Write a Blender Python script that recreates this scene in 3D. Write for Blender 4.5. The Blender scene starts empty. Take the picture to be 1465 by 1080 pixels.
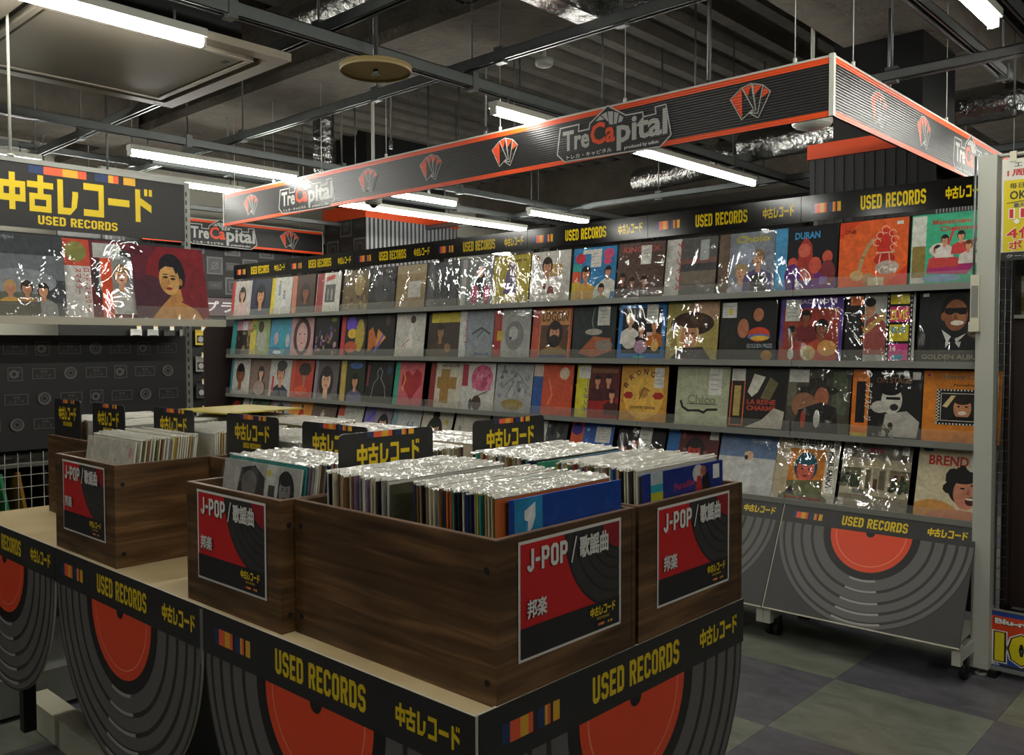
import bpy, math, random
from mathutils import Vector, Matrix

# ------------------------------------------------------------------ camera, world, exposure
SC = bpy.context.scene
HC = 1.40                                   # eye height
cam_d = bpy.data.cameras.new('camera')
cam = bpy.data.objects.new('camera', cam_d)
SC.collection.objects.link(cam)
SC.camera = cam
cam_d.sensor_fit = 'HORIZONTAL'
cam_d.sensor_width = 36.0
cam_d.lens = 1256.32 / 1465.0 * 36.0
cam_d.clip_start = 0.02
YAW, PIT, ROLL = -0.744832268, -0.0371312759, -0.00276863684
_f = Vector((math.sin(YAW) * math.cos(PIT), math.cos(YAW) * math.cos(PIT), math.sin(PIT)))
_r = Vector((math.cos(YAW), -math.sin(YAW), 0))
_u = _r.cross(_f)
_r2 = _r * math.cos(ROLL) + _u * math.sin(ROLL)
_u2 = _u * math.cos(ROLL) - _r * math.sin(ROLL)
M4 = Matrix((( _r2.x, _u2.x, -_f.x, 0), (_r2.y, _u2.y, -_f.y, 0), (_r2.z, _u2.z, -_f.z, HC), (0, 0, 0, 1)))
cam.matrix_world = M4
W = bpy.data.worlds.new('world')
SC.world = W
W.use_nodes = True
W.node_tree.nodes['Background'].inputs[0].default_value = (0.9, 1.0, 0.95, 1)
W.node_tree.nodes['Background'].inputs[1].default_value = 0.10
SC.view_settings.view_transform = 'Standard'
SC.view_settings.look = 'None'
SC.view_settings.gamma = 1.0
SC.view_settings.use_curve_mapping = False
SC.view_settings.exposure = 1.08
TUBE_POWER = 32.0
try:
    SC.cycles.max_bounces = 8
    SC.cycles.transparent_max_bounces = 24
    SC.cycles.use_denoising = True
    SC.cycles.sample_clamp_indirect = 6
except Exception:
    pass
PI = math.pi
random.seed(7)

# ------------------------------------------------------------------ colours and materials
def hx(s):
    s = s.lstrip('#')
    if len(s) == 3:
        s = ''.join(c * 2 for c in s)
    o = []
    for i in (0, 2, 4):
        c = int(s[i:i + 2], 16) / 255
        o.append(c / 12.92 if c <= 0.04045 else ((c + 0.055) / 1.055) ** 2.4)
    return (o[0], o[1], o[2], 1.0)

MATS = {}
def newmat(name):
    m = bpy.data.materials.new(name)
    m.use_nodes = True
    nt = m.node_tree
    return m, nt, nt.nodes['Principled BSDF']

def simple(name, col, rough=0.5, metal=0.0, spec=0.5, noise=0.0, nscale=8.0, bump=0.0, bscale=60.0):
    m, nt, b = newmat(name)
    c = hx(col)
    b.inputs['Roughness'].default_value = rough
    b.inputs['Metallic'].default_value = metal
    b.inputs['Specular IOR Level'].default_value = spec
    b.inputs['Base Color'].default_value = c
    if noise > 0:
        tc = nt.nodes.new('ShaderNodeTexCoord')
        n = nt.nodes.new('ShaderNodeTexNoise')
        n.inputs['Scale'].default_value = nscale
        n.inputs['Detail'].default_value = 4
        nt.links.new(tc.outputs['Object'], n.inputs['Vector'])
        r = nt.nodes.new('ShaderNodeMapRange')
        r.inputs['To Min'].default_value = 1 - noise
        r.inputs['To Max'].default_value = 1 + noise
        nt.links.new(n.outputs['Fac'], r.inputs['Value'])
        mx = nt.nodes.new('ShaderNodeVectorMath')
        mx.operation = 'SCALE'
        mx.inputs[0].default_value = c[:3]
        nt.links.new(r.outputs[0], mx.inputs['Scale'])
        nt.links.new(mx.outputs[0], b.inputs['Base Color'])
    if bump > 0:
        tc = nt.nodes.new('ShaderNodeTexCoord')
        n = nt.nodes.new('ShaderNodeTexNoise')
        n.inputs['Scale'].default_value = bscale
        n.inputs['Detail'].default_value = 5
        nt.links.new(tc.outputs['Object'], n.inputs['Vector'])
        bp = nt.nodes.new('ShaderNodeBump')
        bp.inputs['Strength'].default_value = bump
        bp.inputs['Distance'].default_value = 0.02
        nt.links.new(n.outputs['Fac'], bp.inputs['Height'])
        nt.links.new(bp.outputs[0], b.inputs['Normal'])
    MATS[name] = m
    return m

def colormat(name, rough, spec=0.5, stripes=0.0):
    m, nt, b = newmat(name)
    a = nt.nodes.new('ShaderNodeAttribute')
    a.attribute_name = 'Col'
    nt.links.new(a.outputs['Color'], b.inputs['Base Color'])
    b.inputs['Roughness'].default_value = rough
    b.inputs['Specular IOR Level'].default_value = spec
    if stripes > 0:
        tc = nt.nodes.new('ShaderNodeTexCoord')
        w = nt.nodes.new('ShaderNodeTexWave')
        w.wave_type = 'BANDS'
        w.bands_direction = 'Z'
        w.inputs['Scale'].default_value = 26
        nt.links.new(tc.outputs['Object'], w.inputs['Vector'])
        bp = nt.nodes.new('ShaderNodeBump')
        bp.inputs['Strength'].default_value = stripes
        bp.inputs['Distance'].default_value = 0.002
        nt.links.new(w.outputs['Fac'], bp.inputs['Height'])
        nt.links.new(bp.outputs[0], b.inputs['Normal'])
    MATS[name] = m
    return m

colormat('printed_card', 0.42)
colormat('glossy_print', 0.34, 0.4, 0.35)
colormat('header_print', 0.12, 0.35)
def coverprint():
    m = colormat('cover_print', 0.45, 0.25)
    nt = m.node_tree; b = nt.nodes['Principled BSDF']; a = nt.nodes['Attribute']
    ge = nt.nodes.new('ShaderNodeNewGeometry')
    n = nt.nodes.new('ShaderNodeTexNoise'); n.inputs['Scale'].default_value = 26; n.inputs['Detail'].default_value = 6; n.inputs['Roughness'].default_value = 0.7; n.inputs['Distortion'].default_value = 0.8
    nt.links.new(ge.outputs['Position'], n.inputs['Vector'])
    r = nt.nodes.new('ShaderNodeMapRange'); r.inputs['From Min'].default_value = 0.3; r.inputs['From Max'].default_value = 0.7; r.inputs['To Min'].default_value = 0.68; r.inputs['To Max'].default_value = 1.25
    nt.links.new(n.outputs['Fac'], r.inputs['Value'])
    v = nt.nodes.new('ShaderNodeVectorMath'); v.operation = 'SCALE'
    nt.links.new(a.outputs['Color'], v.inputs[0]); nt.links.new(r.outputs[0], v.inputs['Scale'])
    nt.links.new(v.outputs[0], b.inputs['Base Color'])
coverprint()
colormat('matte_paint', 0.6)
simple('lip_metal', '#8b8c86', 0.35, 0.2)
simple('white_metal', '#b9baaf', 0.4)
simple('cream_plastic', '#cfcbb4', 0.35)
simple('black_metal', '#121211', 0.45)
simple('galvanised', '#767b7a', 0.35, 0.75, noise=0.15, nscale=14)
simple('dark_rod', '#6d6f6e', 0.45, 0.5)
simple('concrete_spray', '#665f55', 0.95, noise=0.45, nscale=6, bump=1.0, bscale=28)
simple('deck_spray', '#66625a', 0.95, noise=0.4, nscale=5, bump=0.7, bscale=20)
simple('dark_wall', '#3b3a37', 0.9, noise=0.2, nscale=2)
simple('pale_wall', '#a8a698', 0.85, noise=0.08, nscale=2)
simple('brown_board', '#231310', 0.5, noise=0.12, nscale=3)  # the end boards' own dark brown, slightly mottled
simple('ac_plastic', '#a39a88', 0.35, noise=0.04)
simple('ac_gloss', '#a39a8b', 0.18)
simple('beige_disc', '#a6925c', 0.5)
simple('foil', '#a9a9a6', 0.22, 1.0, bump=1.0, bscale=22)
simple('pvc', '#b0ab9b', 0.4)
simple('blue_clamp', '#20304f', 0.4)
simple('rubber', '#101010', 0.7)
simple('edge_white', '#b9b4a2', 0.5)

def woodmat(name, c0, c1, c2, sc=(2.2, 2.2, 34), rough=0.45, bump=0.08):
    m, nt, b = newmat(name)
    tc = nt.nodes.new('ShaderNodeTexCoord')
    mp = nt.nodes.new('ShaderNodeMapping')
    mp.inputs['Scale'].default_value = sc
    nt.links.new(tc.outputs['Object'], mp.inputs['Vector'])
    n = nt.nodes.new('ShaderNodeTexNoise')
    n.inputs['Scale'].default_value = 1.6
    n.inputs['Detail'].default_value = 7
    n.inputs['Distortion'].default_value = 0.6
    nt.links.new(mp.outputs[0], n.inputs['Vector'])
    n2 = nt.nodes.new('ShaderNodeTexNoise')
    n2.inputs['Scale'].default_value = 5
    n2.inputs['Detail'].default_value = 3
    nt.links.new(tc.outputs['Object'], n2.inputs['Vector'])
    mixf = nt.nodes.new('ShaderNodeMath')
    mixf.operation = 'MULTIPLY_ADD'
    mixf.inputs[1].default_value = 0.72
    nt.links.new(n.outputs['Fac'], mixf.inputs[0])
    m2 = nt.nodes.new('ShaderNodeMath')
    m2.operation = 'MULTIPLY'
    m2.inputs[1].default_value = 0.28
    nt.links.new(n2.outputs['Fac'], m2.inputs[0])
    nt.links.new(m2.outputs[0], mixf.inputs[2])
    cr = nt.nodes.new('ShaderNodeValToRGB')
    cr.color_ramp.elements[0].position = 0.36
    cr.color_ramp.elements[0].color = hx(c0)
    cr.color_ramp.elements[1].position = 0.66
    cr.color_ramp.elements[1].color = hx(c2)
    e = cr.color_ramp.elements.new(0.5)
    e.color = hx(c1)
    nt.links.new(mixf.outputs[0], cr.inputs[0])
    nt.links.new(cr.outputs[0], b.inputs['Base Color'])
    b.inputs['Roughness'].default_value = rough
    bp = nt.nodes.new('ShaderNodeBump')
    bp.inputs['Strength'].default_value = bump
    bp.inputs['Distance'].default_value = 0.004
    nt.links.new(n.outputs['Fac'], bp.inputs['Height'])
    nt.links.new(bp.outputs[0], b.inputs['Normal'])
    MATS[name] = m
woodmat('crate_wood', '#35230f', '#533a20', '#785836')
woodmat('crate_edge', '#5a4434', '#6d5545', '#7d6654')
woodmat('pale_wood', '#b09b72', '#bba67c', '#c6b28a', (3, 3, 3), 0.5, 0.02)

def tilemat(name, c0, c1):
    m, nt, b = newmat(name)
    ge = nt.nodes.new('ShaderNodeNewGeometry')
    mp = nt.nodes.new('ShaderNodeMapping')
    mp.inputs['Scale'].default_value = (1.0, 2.2, 1)
    nt.links.new(ge.outputs['Position'], mp.inputs['Vector'])
    n = nt.nodes.new('ShaderNodeTexNoise')
    n.inputs['Scale'].default_value = 5.5
    n.inputs['Detail'].default_value = 8
    n.inputs['Roughness'].default_value = 0.65
    n.inputs['Distortion'].default_value = 0.8
    nt.links.new(mp.outputs[0], n.inputs['Vector'])
    cr = nt.nodes.new('ShaderNodeValToRGB')
    cr.color_ramp.elements[0].position = 0.35
    cr.color_ramp.elements[0].color = hx(c0)
    cr.color_ramp.elements[1].position = 0.66
    cr.color_ramp.elements[1].color = hx(c1)
    nt.links.new(n.outputs['Fac'], cr.inputs[0])
    nt.links.new(cr.outputs[0], b.inputs['Base Color'])
    b.inputs['Roughness'].default_value = 0.3
    b.inputs['Specular IOR Level'].default_value = 0.45
    MATS[name] = m
tilemat('dark_tile', '#4a494e', '#66646a')
tilemat('light_tile', '#5f6258', '#7c7f72')

def filmmat(name, white, fres, rough, bscale, bstr, stretch=(1, 1, 1), white_col='#d8d8cc', cap=0.16):
    """clear polythene: mostly see-through, with a glossy creased surface"""
    m = bpy.data.materials.new(name)
    m.use_nodes = True
    nt = m.node_tree
    nt.nodes.clear()
    out = nt.nodes.new('ShaderNodeOutputMaterial')
    tr = nt.nodes.new('ShaderNodeBsdfTransparent')
    gl = nt.nodes.new('ShaderNodeBsdfGlossy')
    gl.inputs['Roughness'].default_value = rough
    df = nt.nodes.new('ShaderNodeBsdfDiffuse')
    df.inputs[0].default_value = hx(white_col)
    m1 = nt.nodes.new('ShaderNodeMixShader')
    m1.inputs[0].default_value = white
    nt.links.new(tr.outputs[0], m1.inputs[1])
    nt.links.new(df.outputs[0], m1.inputs[2])
    m2 = nt.nodes.new('ShaderNodeMixShader')
    lw = nt.nodes.new('ShaderNodeFresnel')
    lw.inputs['IOR'].default_value = 1.45
    mth = nt.nodes.new('ShaderNodeMath')
    mth.operation = 'MULTIPLY'
    mth.inputs[1].default_value = fres
    mth.use_clamp = True
    nt.links.new(lw.outputs[0], mth.inputs[0])
    mn = nt.nodes.new('ShaderNodeMath')
    mn.operation = 'MINIMUM'
    mn.inputs[1].default_value = cap
    nt.links.new(mth.outputs[0], mn.inputs[0])
    nt.links.new(mn.outputs[0], m2.inputs[0])
    nt.links.new(m1.outputs[0], m2.inputs[1])
    nt.links.new(gl.outputs[0], m2.inputs[2])
    nt.links.new(m2.outputs[0], out.inputs[0])
    if bstr > 0:
        ge = nt.nodes.new('ShaderNodeNewGeometry')
        mp = nt.nodes.new('ShaderNodeMapping')
        mp.inputs['Scale'].default_value = stretch
        mp.inputs['Rotation'].default_value = (0.3, 0.5, 0.2)
        nt.links.new(ge.outputs['Position'], mp.inputs['Vector'])
        n = nt.nodes.new('ShaderNodeTexNoise')
        n.inputs['Scale'].default_value = bscale
        n.inputs['Detail'].default_value = 2.5
        n.inputs['Distortion'].default_value = 1.2
        nt.links.new(mp.outputs[0], n.inputs['Vector'])
        bp = nt.nodes.new('ShaderNodeBump')
        bp.inputs['Strength'].default_value = bstr
        bp.inputs['Distance'].default_value = 0.012
        nt.links.new(n.outputs['Fac'], bp.inputs['Height'])
        nt.links.new(bp.outputs[0], gl.inputs['Normal'])
    MATS[name] = m
filmmat('clear_film', 0.004, 3.4, 0.02, 9, 0.8, (1, 1, 0.6), cap=0.18)
filmmat('tight_film', 0.003, .8, 0.03, 7, 0.4, (1, 1, 0.5), cap=0.08)
filmmat('milky_film', 0.80, 2.2, 0.22, 26, 0.7, (1, 1, 1), '#e9e7da', cap=0.45)
filmmat('acrylic', 0.09, 1.0, 0.06, 1, 0.0, cap=0.10)

def emit(name, col, s):
    m = bpy.data.materials.new(name)
    m.use_nodes = True
    nt = m.node_tree
    nt.nodes.clear()
    out = nt.nodes.new('ShaderNodeOutputMaterial')
    e = nt.nodes.new('ShaderNodeEmission')
    e.inputs[0].default_value = col
    e.inputs[1].default_value = s
    nt.links.new(e.outputs[0], out.inputs[0])
    MATS[name] = m
emit('tube_light', (1.0, 0.985, 0.90, 1), TUBE_POWER)

# ------------------------------------------------------------------ mesh builder
class MB:
    def __init__(self):
        self.v = []; self.f = []; self.m = []; self.c = []; self.names = []; self.sm = []
    def mi(self, mat):
        if mat not in self.names:
            self.names.append(mat)
        return self.names.index(mat)
    def face(self, pts, mat, col=(0.5, 0.5, 0.5, 1), smooth=False):
        n = len(self.v)
        self.v.extend([tuple(p) for p in pts])
        self.f.append(tuple(range(n, n + len(pts))))
        self.m.append(self.mi(mat)); self.c.append(col); self.sm.append(smooth)
    def box(self, x0, x1, y0, y1, z0, z1, mat, col=(0.5, 0.5, 0.5, 1), M=None):
        P = [Vector((x, y, z)) for z in (z0, z1) for y in (y0, y1) for x in (x0, x1)]
        if M is not None:
            P = [M @ p for p in P]
        n = len(self.v)
        self.v.extend([tuple(p) for p in P])
        for q in ((0, 2, 3, 1), (4, 5, 7, 6), (0, 1, 5, 4), (2, 6, 7, 3), (1, 3, 7, 5), (0, 4, 6, 2)):
            self.f.append(tuple(n + i for i in q))
            self.m.append(self.mi(mat)); self.c.append(col); self.sm.append(False)
    def tube(self, a, b, r, mat, n=8, col=(0.5, 0.5, 0.5, 1), r2=None, caps=True):
        a = Vector(a); b = Vector(b)
        d = (b - a).normalized()
        u = d.orthogonal().normalized(); w = d.cross(u)
        r2 = r if r2 is None else r2
        s = len(self.v)
        for p, rr in ((a, r), (b, r2)):
            for i in range(n):
                t = 2 * PI * i / n
                self.v.append(tuple(p + (u * math.cos(t) + w * math.sin(t)) * rr))
        for i in range(n):
            j = (i + 1) % n
            self.f.append((s + i, s + j, s + n + j, s + n + i))
            self.m.append(self.mi(mat)); self.c.append(col); self.sm.append(True)
        if caps:
            for base, rev in ((s, True), (s + n, False)):
                fc = tuple(base + i for i in range(n))
                self.f.append(fc[::-1] if rev else fc)
                self.m.append(self.mi(mat)); self.c.append(col); self.sm.append(False)
    def path(self, pts, r, mat, n=6):
        for a, b in zip(pts, pts[1:]):
            self.tube(a, b, r, mat, n)
    def dome(self, c, r, h, mat, n=20, k=5, down=True, col=(0.5, 0.5, 0.5, 1)):
        c = Vector(c); s = -1 if down else 1
        rings = []
        for j in range(k + 1):
            t = j / k * PI / 2
            rings.append([tuple(c + Vector((r * math.cos(t) * math.cos(2 * PI * i / n), r * math.cos(t) * math.sin(2 * PI * i / n), s * h * math.sin(t)))) for i in range(n)])
        for j in range(k):
            for i in range(n):
                i2 = (i + 1) % n
                self.face([rings[j][i], rings[j][i2], rings[j + 1][i2], rings[j + 1][i]], mat, col, True)
    def build(self, name, parent=None, origin=(0, 0, 0)):
        me = bpy.data.meshes.new(name)
        o = Vector(origin)
        me.from_pydata([tuple(Vector(p) - o) for p in self.v] if o.length else self.v, [], self.f)
        for nm in self.names:
            me.materials.append(MATS[nm])
        me.polygons.foreach_set('material_index', self.m)
        me.polygons.foreach_set('use_smooth', self.sm)
        at = me.color_attributes.new('Col', 'FLOAT_COLOR', 'CORNER')
        buf = []
        for f, c in zip(self.f, self.c):
            buf.extend(list(c) * len(f))
        at.data.foreach_set('color', buf)
        me.update()
        ob = bpy.data.objects.new(name, me)
        SC.collection.objects.link(ob)
        ob.location = o
        if parent is not None:
            ob.parent = parent
        return ob

def empty(name, loc, label, cat, group=None):
    o = bpy.data.objects.new(name, None)
    SC.collection.objects.link(o)
    o.location = loc
    o.empty_display_size = 0.1
    o['label'] = label; o['category'] = cat
    if group: o['group'] = group
    return o
def tag(o, label, cat, group=None):
    o['label'] = label; o['category'] = cat
    if group: o['group'] = group
    return o
def struct(mb, name, parent=None, origin=(0, 0, 0)):
    o = mb.build(name, parent, origin)
    if parent is None: o['kind'] = 'structure'
    return o
def mesh_obj(name, me, parent=None, loc=(0, 0, 0)):
    o = bpy.data.objects.new(name, me)
    SC.collection.objects.link(o)
    o.location = loc
    if parent is not None: o.parent = parent
    return o

# ------------------------------------------------------------------ flat print drawn on a plane
class Plane:
    """a 2-D drawing board on a real surface; each mark lies a hair above the last"""
    def __init__(self, mb, o, u, v, su=1.0, sv=1.0, mat='printed_card', step=0.00006, base=0.0003, clip=None):
        self.mb = mb; self.o = Vector(o); self.u = Vector(u).normalized(); self.v = Vector(v).normalized()
        self.n = self.u.cross(self.v); self.su = su; self.sv = sv; self.mat = mat
        self.step = step; self.l = base; self.clip = clip
    def p(self, a, b):
        return self.o + self.u * (a * self.su) + self.v * (b * self.sv) + self.n * self.l
    def up(self):
        self.l += self.step
    def poly(self, pts, col, convex=True, up=True):
        if up: self.up()
        if self.clip and convex:
            x0, y0, x1, y1 = self.clip
            for ax, lim, sg in ((0, x0, 1), (0, x1, -1), (1, y0, 1), (1, y1, -1)):
                out = []
                for i in range(len(pts)):
                    A, B = pts[i - 1], pts[i]
                    ia = (A[ax] - lim) * sg >= 0; ib = (B[ax] - lim) * sg >= 0
                    if ia != ib:
                        t = (lim - A[ax]) / (B[ax] - A[ax])
                        out.append((A[0] + (B[0] - A[0]) * t, A[1] + (B[1] - A[1]) * t))
                    if ib: out.append(B)
                pts = out
                if len(pts) < 3: return
        c = hx(col) if isinstance(col, str) else col
        ar = sum(pts[i - 1][0] * pts[i][1] - pts[i][0] * pts[i - 1][1] for i in range(len(pts)))
        if ar < 0: pts = pts[::-1]
        self.mb.face([self.p(a, b) for a, b in pts], self.mat, c)
    def rect(self, x0, y0, x1, y1, col, up=True):
        self.poly([(x0, y0), (x1, y0), (x1, y1), (x0, y1)], col, True, up)
    def disc(self, cx, cy, rx, col, ry=None, n=20, a0=0, a1=360, rot=0):
        ry = rx if ry is None else ry
        full = abs(a1 - a0) >= 360
        k = n if full else n + 1
        cr, sr = math.cos(math.radians(rot)), math.sin(math.radians(rot))
        pts = []
        for i in range(k):
            t = math.radians(a0 + (a1 - a0) * i / n)
            x, y = rx * math.cos(t), ry * math.sin(t)
            pts.append((cx + x * cr - y * sr, cy + x * sr + y * cr))
        self.poly(pts, col)
    def ring(self, cx, cy, r0, r1, col, a0=0, a1=360, n=36):
        self.up()
        for i in range(n):
            t0 = math.radians(a0 + (a1 - a0) * i / n); t1 = math.radians(a0 + (a1 - a0) * (i + 1) / n)
            q = [(cx + r0 * math.cos(t0), cy + r0 * math.sin(t0)), (cx + r1 * math.cos(t0), cy + r1 * math.sin(t0)),
                 (cx + r1 * math.cos(t1), cy + r1 * math.sin(t1)), (cx + r0 * math.cos(t1), cy + r0 * math.sin(t1))]
            self.poly(q, col, True, False)
    def line(self, pts, w, col):
        self.up()
        for (x0, y0), (x1, y1) in zip(pts, pts[1:]):
            dx, dy = x1 - x0, y1 - y0
            L = math.hypot(dx, dy) or 1
            nx, ny = -dy / L * w / 2, dx / L * w / 2
            ex, ey = dx / L * w * .3, dy / L * w * .3
            self.poly([(x0 - ex + nx, y0 - ey + ny), (x0 - ex - nx, y0 - ey - ny), (x1 + ex - nx, y1 + ey - ny), (x1 + ex + nx, y1 + ey + ny)], col, True, False)
    def block(self, s, x, y, h, col, w):
        tot = sum(BLK[c][0] + 1.0 for c in s) - 1.0
        k = h / 10; kx = k if w is None else w / tot
        cur = 0
        for c in s:
            for q in BLK[c][1]:
                self.l += .000004
                self.poly([(x + (cur + a) * kx, y + b * k) for a, b in q], col, True, False)
            cur += BLK[c][0] + 1.0
    def text(self, s, x, y, h, col, w=None, bold=0.02, rot=0, align='L', res=2):
        """cap-height h, lower left at x, y; squeezed to width w if given"""
        if s in BLK_OK and bold >= .02:
            return self.block(s, x, y, h, col, w)
        if any(ord(ch) > 0x2E80 for ch in s) and bold > 0:
            d = min(bold, .05) * h * .55
            for dx, dy in ((-d, -d), (d, -d), (-d, d), (d, d)):
                self.text(s, x + dx, y + dy, h, col, w, 0, rot, align, res)
            return
        V, F, (x0, x1, y0, y1) = text_geo(s, bold, res)
        k = h / max(y1 - y0, 1e-6)
        kx = k if w is None else w / max(x1 - x0, 1e-6)
        W_ = (x1 - x0) * kx
        off = 0 if align == 'L' else (-W_ / 2 if align == 'C' else -W_)
        cr, sr = math.cos(math.radians(rot)), math.sin(math.radians(rot))
        self.up()
        c = hx(col) if isinstance(col, str) else col
        n0 = len(self.mb.v)
        mi = self.mb.mi(self.mat)
        for a, b in V:
            px = (a - x0) * kx + off; py = (b - y0) * k
            self.mb.v.append(tuple(self.p(x + px * cr - py * sr, y + px * sr + py * cr)))
        for f in F:
            self.mb.f.append(tuple(n0 + i for i in f)); self.mb.m.append(mi); self.mb.c.append(c); self.mb.sm.append(False)

BLK_OK = ('USED RECORDS', 'J-POP')
def _ring(x0, y0, x1, y1, s, c, segs):
    def o(x0, y0, x1, y1, c): return [(x1, y0 + c), (x1, y1 - c), (x1 - c, y1), (x0 + c, y1), (x0, y1 - c), (x0, y0 + c), (x0 + c, y0), (x1 - c, y0)]
    A, B = o(x0, y0, x1, y1, c), o(x0 + s, y0 + s, x1 - s, y1 - s, max(c - .62 * s, .15))
    return [[A[i], A[(i + 1) % 8], B[(i + 1) % 8], B[i]] for i in segs]
def _rc(x0, y0, x1, y1): return [(x0, y0), (x1, y0), (x1, y1), (x0, y1)]
_s, _w, _c = 1.9, 5.6, 1.5
_low = [_rc(_s, 10 - _s, _w - _c, 10)]
BLK = {
 'O': (_w, _ring(0, 0, _w, 10, _s, _c, range(8))),
 'D': (_w, [_rc(0, 0, _s, 10), _rc(_s, 10 - _s, _w - _c, 10), _rc(_s, 0, _w - _c, _s)] + _ring(0, 0, _w, 10, _s, _c, (0, 1, 7))),
 'C': (_w, _ring(0, 0, _w, 10, _s, _c, (1, 2, 3, 4, 5, 6, 7)) + [_rc(_w - _s, 6.9, _w, 8.5), _rc(_w - _s, 1.5, _w, 3.1)]),
 'U': (_w, [_rc(0, 1.5, _s, 10), _rc(_w - _s, 1.5, _w, 10)] + _ring(0, 0, _w, 10, _s, _c, (5, 6, 7))),
 'E': (4.9, [_rc(0, 0, _s, 10), _rc(_s, 0, 4.9, _s), _rc(_s, 10 - _s, 4.9, 10), _rc(_s, 4.1, 4.5, 5.9)]),
 'S': (_w, _ring(0, 4.1, _w, 10, 1.8, _c, (1, 2, 3, 4, 5)) + _ring(0, 0, _w, 5.9, 1.8, _c, (0, 1, 5, 6, 7)) + [_rc(_c, 4.1, _w - _c, 5.9), _rc(_w - 1.8, 7.2, _w, 8.5), _rc(0, 1.5, 1.8, 2.8)]),
 'R': (_w, [_rc(0, 0, _s, 10), _rc(_s, 10 - _s, _w - _c, 10), _rc(_s, 3.9, _w - _c, 5.7), [(2.5, 3.9), (_w - 2.2, 0), (_w + .1, 0), (4.5, 3.9)]] + _ring(0, 3.9, _w, 10, _s, _c, (0, 1, 7))),
 'P': (_w, [_rc(0, 0, _s, 10), _rc(_s, 10 - _s, _w - _c, 10), _rc(_s, 3.7, _w - _c, 5.5)] + _ring(0, 3.7, _w, 10, _s, _c, (0, 1, 7))),
 'J': (4.6, [_rc(2.7, 1.5, 4.6, 10), _rc(0, 1.5, 1.9, 2.9)] + _ring(0, 0, 4.6, 10, 1.9, _c, (5, 6, 7))),
 '-': (3.2, [_rc(0, 3.9, 3.2, 5.7)]), ' ': (2.6, [])}
_TG = {}
def text_geo(s, bold, res):
    key = (s, bold, res)
    if key not in _TG:
        cu = bpy.data.curves.new('t', 'FONT')
        cu.body = s; cu.resolution_u = res; cu.offset = bold
        ob = bpy.data.objects.new('t', cu)
        me = bpy.data.meshes.new_from_object(ob)
        V = [(v.co.x, v.co.y) for v in me.vertices]
        F = []
        for p in me.polygons:
            vs = list(p.vertices)
            if p.normal.z < 0: vs = vs[::-1]
            F.append(tuple(vs))
        xs = [a for a, b in V]; ys = [b for a, b in V]
        _TG[key] = (V, F, (min(xs), max(xs), min(ys), max(ys)))
        bpy.data.objects.remove(ob); bpy.data.meshes.remove(me); bpy.data.curves.remove(cu)
    return _TG[key]

YEL = '#d9bb12'; INK = '#1b1a1a'; RED = '#e2471f'
def katakana(pl, x, y, w, h, col, shadow=None):
    """the blocky sign lettering, drawn from strokes on a ten-unit grid"""
    G = [
        [[(0, 2.3), (2, 2.3), (2, 7.8), (0, 7.8)], [(8, 2.3), (10, 2.3), (10, 7.8), (8, 7.8)], [(2, 6), (8, 6), (8, 7.8), (2, 7.8)], [(2, 2.3), (8, 2.3), (8, 4.1), (2, 4.1)], [(4, 0), (6.2, 0), (6.2, 10), (4, 10)]],
        [[(0, 6.5), (10, 6.5), (10, 8.2), (0, 8.2)], [(4, 4.6), (6.2, 4.6), (6.2, 10), (4, 10)], [(.8, 0), (2.8, 0), (2.8, 5), (.8, 5)], [(7.2, 0), (9.2, 0), (9.2, 5), (7.2, 5)], [(2.8, 3.4), (7.2, 3.4), (7.2, 5), (2.8, 5)], [(2.8, 0), (7.2, 0), (7.2, 1.6), (2.8, 1.6)]],
        [[(1, 0), (3.2, 0), (3.2, 9.6), (1, 9.6)], [(3.2, 0), (6, 0), (6.4, 1.9), (3.2, 1.9)], [(6, 0), (8.6, 2.2), (9.2, 5.4), (6.9, 5.4), (6.4, 1.9)], [(6.9, 5), (9.2, 5), (9.2, 6.6), (6.9, 6.6)]],
        [[(.8, 7.6), (9.2, 7.6), (9.2, 9.5), (.8, 9.5)], [(7, 1.9), (9.2, 1.9), (9.2, 7.6), (7, 7.6)], [(.8, 0.2), (9.2, 0.2), (9.2, 2.1), (.8, 2.1)]],
        [[(.4, 4), (9.6, 4), (9.6, 6), (.4, 6)]],
        [[(1.6, 0), (3.8, 0), (3.8, 9.6), (1.6, 9.6)], [(3.8, 5), (8.8, 3), (8.8, 5.2), (3.8, 7.2)], [(5.6, 7.9), (7, 7.9), (7, 9.9), (5.6, 9.9)], [(7.7, 7.9), (9.1, 7.9), (9.1, 9.9), (7.7, 9.9)]],
    ]
    cw = w / 6.0
    for k, gl in enumerate(G):
        for st in gl:
            pl.l += .00001
            pl.poly([(x + (k + a / 10 * .94 + .03) * cw, y + b / 10 * h) for a, b in st], col, True, False)

def stripes(pl, x, y, w, h):
    seq = [(0, .13, '#22355e'), (.13, .30, '#e05a35'), (.30, .44, '#d9a32e'), (.44, .52, '#e05a35'), (.60, .73, '#22355e'), (.73, .78, '#d9a32e'), (.78, .83, '#e05a35'), (.88, 1.0, '#d9a32e')]
    pl.up()
    for a, b, c in seq:
        pl.rect(x + a * w, y, x + b * w, y + h, c, False)

def band(pl, W_, y0, h):
    """header lettering: colour chips, USED RECORDS, and the katakana, across a strip W_ wide"""
    stripes(pl, W_ * .06, y0 + h * .30, W_ * .17, h * .36)
    pl.text('USED RECORDS', W_ * .34, y0 + h * .24, h * .52, YEL, w=W_ * .34, bold=.028)
    katakana(pl, W_ * .775, y0 + h * .30, W_ * .19, h * .42, YEL)

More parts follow.
